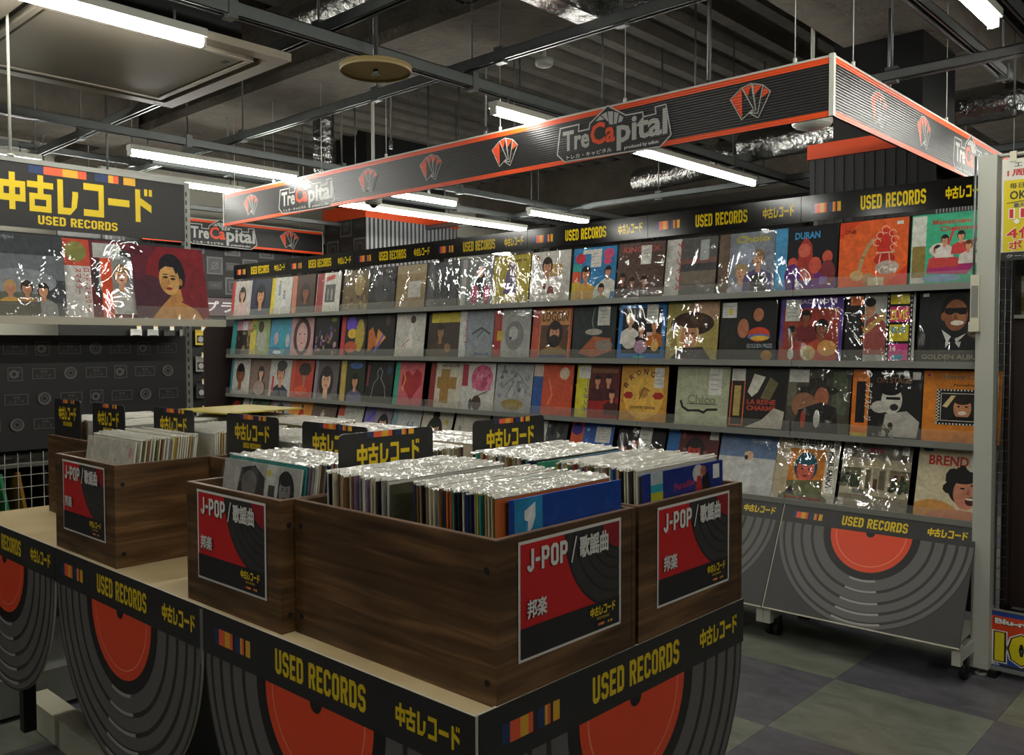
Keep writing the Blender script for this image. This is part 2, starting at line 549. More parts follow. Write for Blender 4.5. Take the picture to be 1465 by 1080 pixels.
def disc_art(pl, cx, cy, R, a0=180, a1=360):
    """half of a giant vinyl record with grey grooves, red label and shine dashes"""
    def half(r, col): pl.disc(cx, cy, r * R, col, n=40, a0=a0, a1=a1)
    half(1.0, '#2a2926')
    for r1, r0 in ((.985, .945), (.918, .852), (.822, .748), (.718, .632), (.602, .495)):
        pl.ring(cx, cy, r0 * R, r1 * R, '#5e5c59', a0, a1, 40)
    half(.49, '#191817')
    half(.415, RED)
    pl.ring(cx, cy, .352 * R, .36 * R, '#ef8a6d', a0, a1, 30)
    half(.045, '#191817')
    for r in (.505, .615, .735, .842, .945):
        pl.ring(cx, cy, (r - .011) * R, (r + .011) * R, '#9a9892', 255, 285, 8)

# ------------------------------------------------------------------ room shell
XL, XR, YN, YF, ZC = -9.3, 3.2, -3.5, 11.0, 3.75
m = MB(); m.box(XL - .2, XR + .2, YN - .2, YF + .2, -.12, -.004, 'dark_tile')
floor = struct(m, 'floor')
TX0, TY0, TS = -1.467, 3.575, 0.6096
def tile_mesh(mat):
    q = MB(); g = .0008
    q.box(g, TS - g, g, TS - g, -.0035, 0, mat)
    o = q.build('floor_tile')
    me = o.data
    bpy.data.objects.remove(o)
    return me
tms = (tile_mesh('dark_tile'), tile_mesh('light_tile'))
for i in range(-10, 5):
    for j in range(-6, 7):
        # two-by-two laid out so that neighbouring tiles alternate
        mesh_obj('tile', tms[(i + j) % 2], floor, (TX0 + i * TS, TY0 + j * TS, 0))
m = MB(); m.box(XL - .1, XL, YN, YF, 0, 3.4, 'pale_wall'); struct(m, 'wall_left')
m = MB(); m.box(XL, XR, YF, YF + .1, 0, ZC + .3, 'dark_wall'); struct(m, 'wall_back')
m = MB(); m.box(XR, XR + .1, YN, YF, 0, ZC + .3, 'dark_wall'); struct(m, 'wall_right')
m = MB(); m.box(XL, XR, YN - .1, YN, 0, ZC + .3, 'dark_wall'); struct(m, 'wall_front')
m = MB(); m.box(XL - .1, XL + .02, YN, YF, 3.4, ZC + .3, 'concrete_spray'); struct(m, 'trim_1')
# deck ceiling: pressed ribs running away from the viewer
m = MB(); pitch = .30; nx = int((XR - XL) / pitch) + 1
prof = []
for i in range(nx):
    x = XL + i * pitch
    prof += [(x, ZC), (x + .10, ZC), (x + .14, ZC + .075), (x + .26, ZC + .075)]
prof.append((XL + nx * pitch, ZC))
for (xa, za), (xb, zb) in zip(prof, prof[1:]):
    m.face([(xa, YN, za), (xa, YF, za), (xb, YF, zb), (xb, YN, zb)], 'deck_spray')
m.box(XL, XR, YN, YF, ZC + .2, ZC + .3, 'deck_spray')
struct(m, 'ceiling')
def beam(x0, x1, y0, y1, z0):
    q = MB(); q.box(x0, x1, y0, y1, z0 + .012, ZC + .02, 'concrete_spray'); q.box(x0 - (.06 if x1 - x0 < y1 - y0 else 0), x1 + (.06 if x1 - x0 < y1 - y0 else 0), y0 - (.06 if x1 - x0 > y1 - y0 else 0), y1 + (.06 if x1 - x0 > y1 - y0 else 0), z0, z0 + .07, 'concrete_spray')
    struct(q, 'ceiling_beam')
beam(XL, XR, 3.45, 3.90, HC + 1.8)
beam(XL, XR, 9.3, 9.75, HC + 1.75)
beam(-2.12, -1.6, 3.97, 9.22, HC + 1.8)
beam(-7.9, -7.4, -3.4, 3.38, HC + 1.75)

# ------------------------------------------------------------------ lights: linear lamps on strut
LZ = HC + 1.24
def lamp(x, y0, y1, label, z=LZ, rail=True):
    root = empty('tube_lamp', (x, (y0 + y1) / 2, z), label, 'lamp')
    L = (y1 - y0) / 2
    m = MB()
    m.tube((0, -L + .012, 0), (0, L - .012, 0), .021, 'tube_light', 14)
    m.build('light_tube', root)
    m = MB()
    m.box(-.032, .032, -L, L, .018, .05, 'white_metal')
    m.box(-.02, .02, -L, -L + .012, -.02, .02, 'white_metal'); m.box(-.02, .02, L - .012, L, -.02, .02, 'white_metal')
    m.build('housing', root)
    for s in (-.8, .8):
        m = MB(); m.tube((0, s * L, .05), (0, s * L, .10), .006, 'dark_rod', 6); m.build('bracket', root)
lamp(-3.40, .58, 1.83, 'fluorescent tube lamp right below the air conditioning panel, nearest at upper left')
lamp(-5.65, 2.51, 3.76, 'long tube lamp above the end of the black perpendicular sign, left of the banner')
lamp(-3.26, 3.39, 4.60, 'short visible tube lamp whose far end is hidden by the front banner')
lamp(-3.26, 4.68, 6.30, 'long bright tube lamp emerging under the large logo of the front banner')
lamp(-6.36, 4.66, 7.12, 'longest double tube lamp hanging low above the left half of the record rack')
lamp(-5.64, 4.14, 5.39, 'tube lamp seen under the banner just above the longest lamp')
lamp(-5.50, 6.20, 7.10, 'small distant tube lamp right above the middle header strip')
lamp(-7.05, 2.90, 4.15, 'tube lamp showing between the black sign post and the end of the banner', HC + 1.35)
lamp(-.965, 2.56, 3.81, 'tube lamp at the top right corner of the picture')
for x, y, lb in ((-.965, -1.6, 'added tube lamp on the aisle row well behind the viewer'), (-3.30, -1.6, 'added tube lamp on the table row behind the viewer'), (-.965, .3, 'added tube lamp on the aisle row just over the viewer'), (1.4, .3, 'added tube lamp on the right row beside the viewer'), (1.4, 2.56, 'added tube lamp on the right row outside the end rack'),
                 (1.4, 5.6, 'added tube lamp on the right row beyond the end rack'), (-5.66, -.6, 'added tube lamp on the gondola row outside the left edge'), (-6.42, 1.0, 'added tube lamp hidden behind the black sign gondola'), (-8.2, 2.6, 'added tube lamp on the far wall row nearest the viewer'), (-.97, 4.5, 'tube lamp on the corner row just outside the right edge'),
                 (-8.2, 7.6, 'tube lamp on the far wall row beyond the checked pillar'), (-3.27, 8.0, 'added tube lamp in the dark zone far beyond the record wall'), (-.97, 6.6, 'added tube lamp beyond the right banner on the corner row')):
    lamp(x, y, y + 1.25, lb)  # out-of-view lamps added for illumination; the right-edge corner one explains the banner glare

# suspended strut rails
def rail(name, a, b, label, w=.045, h=.045, mat='galvanised', hangs=(), top=None, sag=0):
    root = empty(name, a, label, 'rail')
    A = Vector(a); B = Vector(b); D = B - A
    m = MB()
    L = D.length; n = D.normalized(); s = Vector((-n.y, n.x, 0))
    def bx(u0, u1, z0, z1):
        P = []
        for t in (0, 1):
            for uu in (u0, u1):
                for zz in (z0, z1):
                    P.append(D * t + s * uu + Vector((0, 0, zz)))
        k = len(m.v); m.v.extend([tuple(p) for p in P])
        for q in ((0, 1, 3, 2), (4, 6, 7, 5), (0, 4, 5, 1), (2, 3, 7, 6), (1, 5, 7, 3), (0, 2, 6, 4)):
            m.f.append(tuple(k + i for i in q)); m.m.append(m.mi(mat)); m.c.append((.5,) * 3 + (1,)); m.sm.append(False)
    bx(-w / 2, -w / 2 + .004, 0, h); bx(w / 2 - .004, w / 2, 0, h); bx(-w / 2, w / 2, h - .004, h)
    bx(-w / 2, -w / 4, 0, .004); bx(w / 4, w / 2, 0, .004)
    m.build('channel', root)
    for t in hangs:
        m = MB(); p = D * t
        m.tube(p + Vector((0, 0, h)), (p.x, p.y, (top or ZC) - a[2] + .01), .006, 'dark_rod', 6)
        m.box(p.x - .03, p.x + .03, p.y - .02, p.y + .02, -.012, h + .02, 'galvanised')
        m.build('hanging_rod', root)
    return root
RZ = LZ + .10
rail('strut_rail', (-3.30, -3.4, RZ), (-3.30, 9.2, RZ), 'galvanised strut rail carrying the row of lamps over the table', .05, .06, hangs=(.2, .32, .42, .53, .62, .75))
rail('strut_rail', (-5.66, -3.4, RZ), (-5.60, 9.2, RZ), 'galvanised strut rail carrying the lamps left of the banner', .045, .05, hangs=(.4, .5, .6, .7))
rail('strut_rail', (-7.05, 2.2, RZ + .11), (-7.05, 4.6, RZ + .11), 'short strut rail above the lamp left of the banner end', .04, .045, hangs=(.1, .4, .9))
rail('strut_rail', (-6.38, 3.0, RZ), (-6.36, 9.2, RZ), 'strut rail over the far left end of the record rack', .05, .05, hangs=(.1, .3, .5, .7))
rail('strut_rail', (-.97, -3.4, RZ), (-.97, 8.5, RZ), 'strut rail carrying the lamp at the upper right corner', .06, .07, hangs=(.5, .7))
rail('strut_rail', (1.4, -3.4, RZ), (1.4, 9.2, RZ), 'strut rail carrying the row of added lamps at the far right', .06, .07, hangs=(.2, .5, .8))
rail('strut_rail', (-8.2, 1.8, RZ), (-8.2, 9.2, RZ), 'strut rail carrying the added lamps along the far wall', .04, .045, hangs=(.2, .4, .8))
rail('strut_rail', (-9.2, 2.50, RZ + .075), (3.1, 2.30, RZ + .075), 'near strut rail crossing from the black sign up over the beige disc', .045, .05, hangs=(.12, .24, .37, .47, .53, .6))
rail('strut_rail', (-9.2, 3.26, RZ + .075), (3.1, 3.20, RZ + .075), 'second strut rail running level behind the beige disc', .045, .05, hangs=(.3, .42, .5, .56, .64))
rail('strut_rail', (-1.28, 3.1, RZ + .07), (-1.28, 5.35, RZ + .07), 'slanting strut rail ending above the right side banner', .05, .05, mat='dark_rod', hangs=(.1, .95))
rail('strut_rail', (-7.5, 4.72, RZ + .02), (3.1, 4.72, RZ + .02), 'dark strut rail seen through the banner ring on the right', .05, .05, mat='dark_rod', hangs=(.3, .45, .55, .62, .7))
rail('strut_rail', (-9.2, 6.9, RZ), (1.2, 6.9, RZ), 'far strut rail low behind the middle header strip', .05, .05, hangs=(.3, .45, .55, .62, .7))
rail('strut_rail', (-8.6, 1.55, RZ - .03), (-5.1, 1.55, RZ - .03), 'short dark strut rail left of the black perpendicular sign', .05, .05, mat='dark_rod', hangs=(.2, .8))
rail('strut_rail', (-7.8, 1.0, RZ + .05), (-7.8, 3.2, RZ + .05), 'dark strut rail under the air conditioner by the pale wall', .05, .05, mat='dark_rod', hangs=(.2, .5, .8))

# thin suspension rods of the deck
rr = random.Random(3)
ROD_AT = ['right of the foil stub', 'above the fourth banner emblem', 'below the beige disc', 'above the third banner emblem', 'above the middle of the front banner', 'left of the large banner logo', 'above the large banner logo', 'right of the large banner logo', 'above the right side board', 'above the left banner logo', 'over the left end of the banner', 'just left of the banner corner', 'far behind the banner corner', 'farthest beyond the right side board']
for k, (x, y, zb) in enumerate([(-5.2, 4.3, 2.9), (-4.7, 5.2, 2.8), (-4.1, 4.2, 2.8), (-3.9, 6.0, 2.9), (-3.0, 5.0, 2.85), (-2.5, 4.3, 2.8), (-2.3, 5.6, 2.9), (-2.9, 6.6, 2.75), (-1.4, 6.0, 2.8), (-6.0, 5.4, 2.8), (-6.8, 4.6, 2.7), (-1.75, 4.9, 2.8), (-2.0, 6.3, 2.7), (-1.2, 7.2, 2.8)]):
    m = MB(); m.tube((0, 0, 0), (0, 0, ZC + .01 - zb if not (-2.2 < x < -1.5) else 3.22 - zb), .007, 'dark_rod', 6); m.tube((0, 0, -.02), (0, 0, .04), .014, 'galvanised', 6)
    tag(m.build('suspension_rod', None), 'thin threaded rod hanging free from the deck ' + ROD_AT[k], 'rod', 'free hanging threaded rods').location = (x, y, zb)

# air conditioner cassette
acz = HC + 1.29
root = empty('air_conditioner', (-4.05, 1.72, acz), 'large square ceiling air conditioner panel with glossy centre and slots at upper left', 'air conditioner')
def frame_mesh(m, R0, R1, z0, z1, mat, oy=0):
    for (x0, x1, y0, y1) in ((-R1, R1, -R1, -R0), (-R1, R1, R0, R1), (-R1, -R0, -R0, R0), (R0, R1, -R0, R0)):
        m.box(x0, x1, y0 * 1, y1 * 1, z0, z1, mat)
m = MB(); frame_mesh(m, .50, .575, 0, .035, 'ac_plastic'); m.build('outer_frame', root)
m = MB(); frame_mesh(m, .455, .50, .028, .05, 'black_metal'); m.build('air_slot', root)
m = MB(); frame_mesh(m, .43, .455, -.004, .04, 'ac_plastic'); m.build('inner_frame', root)
m = MB(); frame_mesh(m, .415, .43, .012, .04, 'black_metal'); m.build('shadow_gap', root)
m = MB(); m.box(-.415, .415, -.415, .415, .0, .03, 'ac_gloss'); m.build('intake_panel', root)
m = MB(); m.box(.33, .37, .36, .385, -.002, .001, 'black_metal'); m.build('latch', root)
m = MB(); m.box(-.42, .42, -.42, .42, .04, .34, 'black_metal'); m.build('unit_body', root)
for s, t in ((-1, -1), (1, -1), (-1, 1), (1, 1)):
    m = MB(); m.tube((s * .40, t * .40, .34), (s * .40, t * .40, ZC - acz + .01), .007, 'dark_rod', 6); m.build('hanging_rod', root)

# beige round disc
root = empty('sprinkler_disc', (-3.187, 2.55, HC + 1.25), 'beige round shallow disc with a small metal nozzle hanging under the rails', 'disc')
m = MB(); m.tube((0, 0, 0), (0, 0, .012), .165, 'beige_disc', 40)
for i in range(40):
    a0, a1 = 2 * PI * i / 40, 2 * PI * (i + 1) / 40
    m.face([(.165 * math.cos(a0), .165 * math.sin(a0), .012), (.165 * math.cos(a1), .165 * math.sin(a1), .012), (.158 * math.cos(a1), .158 * math.sin(a1), -.012), (.158 * math.cos(a0), .158 * math.sin(a0), -.012)], 'beige_disc', smooth=True)
m.build('plate', root)
m = MB(); m.tube((0, 0, -.022), (0, 0, 0), .012, 'galvanised', 10); m.tube((0, 0, -.03), (0, 0, -.022), .018, 'galvanised', 10); m.build('nozzle', root)
m = MB(); m.tube((0, 0, .012), (0, 0, ZC - HC - 1.25 + .01), .011, 'galvanised', 8); m.build('drop_pipe', root)

# camera dome and white dome sensor
def dome(name, x, y, z, r, label, cat, mat='white_metal', lens=True):
    root = empty(name, (x, y, z), label, cat)
    m = MB(); m.tube((0, 0, 0), (0, 0, r * .55), r, mat, 20); m.dome((0, 0, 0), r, r * .35, mat); m.build('housing', root)
    if lens:
        m = MB(); m.dome((0, 0, -r * .2), r * .5, r * .55, 'black_metal', 14); m.build('dark_lens', root)
    m = MB(); m.tube((0, 0, r * .55), (0, 0, (ZC if y < 3.97 or x < -2.12 or x > -1.6 else 3.2) - z + .01), .012, mat, 8); m.build('stem', root)
dome('dome_camera', -5.0, 3.97, HC + 1.02, .06, 'small white dome camera just under the banner at its left logo', 'camera')
dome('dome_sensor', -2.22, 5.0, HC + 1.29, .115, 'white shallow dome hanging under the banner corner', 'sensor', lens=False)
dome('ceiling_sensor', -3.55, 4.15, HC + 1.72, .055, 'small white round detector high behind the beige disc', 'sensor', lens=False)
dome('ceiling_sensor', -1.85, 3.0, HC + 1.42, .10, 'pale shallow dome on the rail above the front banner', 'sensor', lens=False)

# foil ducts
def duct(pts, r, label, mat='foil', n=16, name='duct'):
    m = MB()
    for a, b in zip(pts, pts[1:]):
        A, B = Vector(a), Vector(b); L = (B - A).length; k = max(1, int(L / .12))
        for i in range(k):
            p, q = A.lerp(B, i / k), A.lerp(B, (i + 1) / k); mid = (p + q) / 2
            m.tube(p, mid, r * .97, mat, n, r2=r, caps=False); m.tube(mid, q, r, mat, n, r2=r * .97, caps=False)
        m.dome(B, r, r, mat, n, 4); m.dome(B, r, r, mat, n, 4, down=False)
    o = m.build(name, None, pts[0]); tag(o, label, 'duct'); return o
duct([(-4.6, 3.1, HC + 1.95), (-3.1, 3.1, HC + 1.95)], .09, 'silver foil duct near the top edge above the beige disc')
def rectduct(x0, x1, y0, y1, z0, z1, label):
    m = MB(); m.box(x0, x1, y0, y1, z0, z1, 'foil'); tag(m.build('air_duct', None, ((x0 + x1) / 2, (y0 + y1) / 2, z0)), label, 'duct')
rectduct(-2.60, -2.48, 2.0, 3.30, HC + 1.50, HC + 1.60, 'foil wrapped duct leg coming towards the viewer at the top centre')
rectduct(-2.60, -1.5, 3.305, 3.42, HC + 1.50, HC + 1.60, 'foil wrapped branch duct running right at the top centre')
duct([(-3.4, 6.4, HC + 1.55), (-1.5, 6.3, HC + 1.55)], .12, 'crinkled foil duct behind the banner beside the black pillar')
duct([(-5.0, 7.3, HC + 1.62), (-3.75, 6.8, HC + 1.56), (-3.66, 6.55, HC + 1.55)], .12, 'foil duct elbow behind the bright centre lamp')
duct([(-6.2, 4.4, HC + 2.2), (-6.2, 4.4, HC + 1.42)], .09, 'vertical foil duct stub hanging behind the front banner')
duct([(-1.7, 8.8, HC + 1.5), (2.9, 8.8, HC + 1.5)], .12, 'dark far duct above the right banner', 'concrete_spray')
duct([(-3.9, .6, HC + 1.95), (-3.8, 2.3, HC + 1.95)], .11, 'foil duct above the air conditioner', 'foil')
# pipes and a hanging cable
m = MB(); m.tube((-3.6, 1.4, HC + 1.66), (-3.02, 2.05, HC + 1.66), .03, 'pvc', 10); m.tube((-2.95, 2.12, HC + 1.66), (-1.6, 2.2, HC + 1.66), .03, 'pvc', 10)
m.tube((-3.04, 2.02, HC + 1.66), (-2.93, 2.13, HC + 1.66), .045, 'blue_clamp', 10); m.tube((-2.99, 2.08, HC + 1.50), (-2.99, 2.08, HC + 1.66), .03, 'pvc', 10); m.tube((-2.99, 2.08, HC + 1.52), (-2.99, 2.08, HC + 1.57), .045, 'blue_clamp', 10)
m.tube((-2.99, 2.08, HC + 1.66), (-2.99, 2.08, ZC + .01), .008, 'dark_rod', 6)
tag(m.build('drain_pipe', None, (-2.99, 2.08, HC + 1.66)), 'cream plastic drain pipe with blue wrapped joints at the top edge', 'pipe')
m = MB(); P = []
for i in range(15):
    t = i / 14; x = -2.98 + .55 * t; z = HC + 1.72 - 1.25 * (t * (1 - t)) ** 1.0 * 1.0 + (.15 * t)
    P.append((x, 2.72, z))
P = [(-2.98, 2.72, ZC + .01)] + P + [(P[-1][0] + .01, 2.72, ZC + .01)]
m.path(P, .007, 'rubber'); tag(m.build('cable', None, P[0]), 'black cable drooping in a loop from the ceiling', 'cable')
m = MB(); P = [(-1.15, 4.4, HC + 1.55), (-.9, 4.6, HC + 1.44), (-.5, 4.7, HC + 1.42), (.3, 4.9, HC + 1.5), (.9, 5, HC + 1.6)]
m.path(P, .012, 'beige_disc'); tag(m.build('cable', None, P[0]), 'yellowish cable slung over the rail at the upper right', 'cable')
# pale equipment by the far wall at upper left
m = MB(); m.box(-.18, .18, -.2, .2, -.02, .28, 'black_metal'); m.box(.181, .186, -.1, .08, .05, .2, 'beige_disc'); m.tube((0, -.2, .1), (0, -.75, .1), .02, 'dark_rod', 8); m.tube((0, -.75, .1), (0, -.75, .3), .02, 'dark_rod', 8); m.tube((0, 0, .28), (0, 0, 1.0), .01, 'dark_rod', 6)
o = m.build('speaker_box'); o.location = (-6.9, 2.9, HC + 1.0); tag(o, 'small dark box with a yellow plate hung below the rail at upper left', 'box')


# ------------------------------------------------------------------ emblem and logo of the banner
def card_emblem(pl, cx, cy, s):
    """fan of four cards, orange upper halves, grey outlines; s = height"""
    def q(pts): return [(cx + (x - 630) / 640 * s, cy - ((y + .215 * (x - 630)) - 560) / 640 * s) for x, y in pts]
    GR = '#a3a39d'; w = .028 * s
    for outer, inner in (([(868, 262), (1010, 365), (785, 825), (620, 752), (760, 700)], [(880, 300), (990, 372), (842, 482)]),
                         ([(672, 245), (868, 262), (775, 745), (620, 752), (735, 690)], [(690, 268), (846, 278), (716, 436)]),
                         ([(478, 320), (650, 240), (740, 690), (620, 752), (690, 672)], [(490, 335), (650, 258), (592, 462)]),
                         ([(248, 530), (470, 322), (695, 675), (475, 872)], [(262, 535), (470, 345), (483, 840)])):
        pl.poly(q(outer), '#141313', False)
        pl.poly(q(inner), '#d8461a')
        pts = q(outer); pl.line(pts + [pts[0]], w, GR)
    for x, y in ((400, 660), (470, 590), (545, 525), (645, 488), (745, 505), (850, 570)):
        a, b = q([(x, y)])[0]
        pl.disc(a, b, .028 * s, '#55504c', .02 * s, 8)

def logo(pl, cx, cy, s):
    """outlined plate with the shop lettering; s = plate width"""
    kx, ky = s / 1180, s * .89 / 1180
    def q(pts): return [(cx + (x - 730) * kx, cy - (y + .2 * (x - 730) - 407) * ky) for x, y in pts]
    out = [(165, 400), (380, 355), (372, 425), (490, 400), (500, 345), (690, 175), (880, 265), (1050, 235), (1055, 280), (1180, 250), (1170, 190), (1275, 165), (1325, 440), (1220, 550), (215, 730), (130, 665)]
    pl.poly(q(out), '#161515', False)
    pts = q(out); pl.line(pts + [pts[0]], .010 * s, '#b4b4ae')
    GR = '#a9aaa5'
    for pts in ([(560, 325), (610, 270), (655, 305)], [(620, 262), (680, 235), (700, 330), (668, 305)], [(692, 230), (748, 228), (745, 355), (706, 350)], [(760, 232), (806, 245), (785, 345), (755, 350)], [(815, 262), (855, 285), (838, 325), (800, 335)]):
        pl.poly(q(pts), GR)
    def tx(t, x0, x1, y0, h, col, b=.03):
        pl.text(t, cx + (x0 - 730) * kx, cy - (y0 - 407) * ky, h * ky, col, w=(x1 - x0) * kx, bold=b)
    tx('Tre', 195, 495, 528, 200, GR); tx('Ca', 505, 768, 520, 215, '#dd4a1c'); tx('pital', 785, 1290, 614, 310, GR)
    tx('トレカ・キャピタル', 240, 735, 612, 42, '#c9c9c4'); tx('produced by edion', 865, 1205, 622, 42, '#c9c9c4', .02)

BN_Y, BN_X, BN_Z0, BN_Z1, BN_XL = 3.6, -1.509, HC + .944, HC + 1.196, -6.42
def banner_panel(pl, L, H, items):
    pl.rect(0, 0, L, H, '#1c1b1b'); pl.rect(0, 0, L, H * .095, '#e04c17'); pl.rect(0, H * .865, L, H * .965, '#e04c17'); pl.rect(0, H * .965, L, H, '#b9b9b2')
    for kind, u, s in items:
        if kind == 'c': card_emblem(pl, u, H * .49, s)
        else: logo(pl, u, H * .5, s)
root = empty('hanging_banner', (BN_X, BN_Y, BN_Z0), 'black hanging banner ring with orange edges, fanned card emblems and shop logos', 'banner')
H = BN_Z1 - BN_Z0
m = MB(); L = BN_X - BN_XL
m.box(-L, 0, 0, .012, 0, H, 'matte_paint', hx('#222121'))
pl = Plane(m, (-L, 0, 0), (1, 0, 0), (0, 0, 1), mat='glossy_print')
banner_panel(pl, L, H, [('c', .405, .163), ('l', 1.13, .67), ('c', 1.835, .163), ('c', 2.443, .163), ('c', 3.055, .163), ('l', 3.786, .69), ('c', 4.54, .163)])
m.build('front_board', root)
m = MB(); L2 = 4.9
m.box(-.012, 0, .012, L2, 0, H, 'matte_paint', hx('#222121'))
pl = Plane(m, (0, 0, 0), (0, 1, 0), (0, 0, 1), mat='glossy_print')
banner_panel(pl, L2, H, [('c', .505, .17), ('c', 1.117, .17), ('l', 1.95, .69), ('c', 2.75, .163), ('c', 3.4, .163), ('c', 4.2, .163)])
m.build('side_board', root)
m = MB(); m.box(-.016, .004, -.006, .014, 0, H + .004, 'white_metal'); m.build('corner_strip', root)
m = MB(); m.box(-L - .004, -L + .006, -.004, .016, 0, H + .002, 'white_metal'); m.build('end_frame', root)
for x, y in ((-.17, .006), (0 - .006, .22), (-.006, 1.5), (-.006, 2.9), (-1.05, .006), (-1.9, .006), (-2.9, .006), (-3.6, .006), (-4.2, .006), (-4.75, .006)):
    m = MB(); m.tube((x, y, H), (x, y, H + .02), .009, 'white_metal', 6); m.tube((x, y, H + .02), (x, y, (3.2 if (-2.18 < BN_X + x < -1.54 and BN_Y + y > 3.97) or 3.39 < BN_Y + y < 3.96 else ZC) + .01 - BN_Z0), .0022, 'white_metal', 5); m.build('hanging_wire', root)

# far banner over the checked panel, and the checked panel
root = empty('wall_banner', (-8.5, 3.9, HC + 1.045), 'distant black banner with orange edges and shop logo behind the black sign post', 'banner')
m = MB(); L3 = 2.1; H3 = .262
m.box(-.02, 0, 0, L3, 0, H3, 'matte_paint', hx('#222121'))
pl = Plane(m, (0, 0, 0), (0, 1, 0), (0, 0, 1), mat='glossy_print')
banner_panel(pl, L3, H3, [('l', .855, .79), ('c', 1.66, .2)])
m.build('board', root)
m = MB(); m.box(-.02, 0, L3, L3 + .012, 0, H3, 'white_metal'); m.build('end_strip', root)
for y in (.3, 1.8):
    m = MB(); m.tube((-.01, y, H3), (-.01, y, ZC - HC - 1.045 + .01), .003, 'white_metal', 5); m.build('hanging_wire', root)

def checks(pl, x0, y0, x1, y1, c):
    i = 0; x = x0
    while x < x1 - c * .5:
        y = y0; j = 0
        while y < y1 - c * .5:
            if (i + j) % 2 == 0:
                pl.rect(x + c * .06, y + c * .06, x + c * .94, y + c * .94, '#5a5957'); pl.rect(x + c * .13, y + c * .13, x + c * .87, y + c * .87, '#2b2a2a')
                if i % 2: pl.ring(x + c / 2, y + c / 2, c * .14, c * .19, '#5a5957', n=12); pl.line([(x + c * .3, y + c * .3), (x + c * .7, y + c * .7)], c * .05, '#5a5957')
                else: pl.rect(x + c * .28, y + c * .25, x + c * .72, y + c * .75, '#4a4948'); pl.rect(x + c * .36, y + c * .33, x + c * .64, y + c * .67, '#242323')
            else:
                pl.rect(x + c * .1, y + c * .3, x + c * .9, y + c * .7, '#272626'); pl.text('ABC', x + c * .22, y + c * .42, c * .16, '#3f3e3d', w=c * .56)
            y += c; j += 1
        x += c; i += 1
root = empty('checked_wall_panel', (-8.72, 3.6, HC + .2), 'dark wall panel printed with grey outlined squares under the distant banner', 'panel')
m = MB(); m.box(-.02, 0, 0, 3.0, .32, .98, 'matte_paint', hx('#232222'))
pl = Plane(m, (0, 0, 0), (0, 1, 0), (0, 0, 1)); checks(pl, 0.02, .34, 2.96, .96, .21); m.build('board', root)
m = MB(); m.box(-.02, .03, .3, 2.4, .12, .31, 'matte_paint', hx('#6d5a62'))
pl = Plane(m, (.03, 0, 0), (0, 1, 0), (0, 0, 1)); pl.text('販売サプライ', .42, .155, .12, '#e8e4e2', w=1.15, bold=.04); pl.rect(.95, .15, 1.0, .2, '#d9682c'); m.build('header_sign', root)
m = MB(); m.box(-.05, -.02, -.4, 3.4, -1.6, 1.0, 'black_metal'); m.build('backing', root)
for k, y in enumerate((.3, .47, .64, .81, .98, 1.15)):
    for r, z in enumerate((-.02, -.30, -.58, -.86)):
        hk = MB(); hk.tube((-.02, y, z), (.10, y, z), .004, 'galvanised', 6); hk.box(.10, .104, y - .022, y + .022, z - .022, z + .03, 'printed_card', hx('#e9e6da')); hk.box(.1041, .1046, y - .02, y + .02, z + .012, z + .028, 'printed_card', hx('#e6b418')); hk.build('price_hook', root)
for k, y in enumerate((.3, .47, .64, .81, .98, 1.15)):
    for r, z in enumerate((-.02, -.30, -.58, -.86)):
        c = hx(('#d8d6cf', '#b9b9b4', '#3a3936', '#8e8a80', '#d2b63a', '#777')[(k * 7 + r * 5) % 6])
        p = MB(); p.box(0, .014, -.055, .055, -.16, 0, 'printed_card', c); pq = Plane(p, (.014, -.055, -.16), (0, 1, 0), (0, 0, 1)); pq.rect(.012, .02, .098, .10, '#1d1d1d'); pq.disc(.055, .06, .03, '#9a9a98')
        o = p.build('sleeve_pack'); o.location = (-8.72 + .03, 3.6 + y, HC + .2 + z - .012)
        tag(o, 'small card sleeve pack on the far hooks, %s row, %s from the sign side' % (('top', 'second', 'third', 'lowest')[r], ('first', 'second', 'third', 'fourth', 'fifth', 'last')[k]), 'pack', 'card sleeve packs on the far hooks')

# pillars
def pillar(x0, x1, y0, y1, z1, label, chk, oh=.15):
    root = empty('pillar', ((x0 + x1) / 2, (y0 + y1) / 2, 0), label, 'pillar')
    ox, oy = (x0 + x1) / 2, (y0 + y1) / 2
    m = MB(); m.box(x0 - ox, x1 - ox, y0 - oy, y1 - oy, 0, z1, 'matte_paint', hx('#242324')); 
    pl = Plane(m, (x0 - ox, y0 - oy, 0), (1, 0, 0), (0, 0, 1))
    if chk: checks(pl, .03, z1 - oh - .95, x1 - x0 - .02, z1 - oh - .06, .25)
    # ribbed cladding on the side
    n = int((y1 - y0) / .06)
    for i in range(n):
        m.box(x1 - ox, x1 - ox + .012, y0 - oy + i * .06, y0 - oy + i * .06 + .03, 0, z1 - oh, 'matte_paint', hx('#8d8d90' if chk else '#2a292b'))
    n = int((x1 - x0) / .06)
    if not chk:
        for i in range(n):
            m.box(x0 - ox + i * .06, x0 - ox + i * .06 + .03, y0 - oy - .003, y0 - oy, 0, z1 - oh, 'matte_paint', hx('#2a292b'))
    m.build('cladding', root)
    m = MB(); m.box(x0 - ox - .014, x1 - ox + .014, y0 - oy - .014, y1 - oy + .014, z1 - oh, z1, 'matte_paint', hx('#dd4b18')); m.build('orange_band', root)
    m = MB(); m.box(x0 - ox + .1, x1 - ox - .1, y0 - oy + .1, y1 - oy - .1, z1, ZC + .05, 'black_metal'); m.build('core', root)
pillar(-8.48, -7.72, 6.02, 7.40, HC + 1.55, 'square pillar with orange band and pale ribbed side behind the far left rack', True)
pillar(-2.34, -1.62, 5.25, 6.05, HC + 1.218, 'black ribbed pillar with orange band behind the right header strip', False, .09)

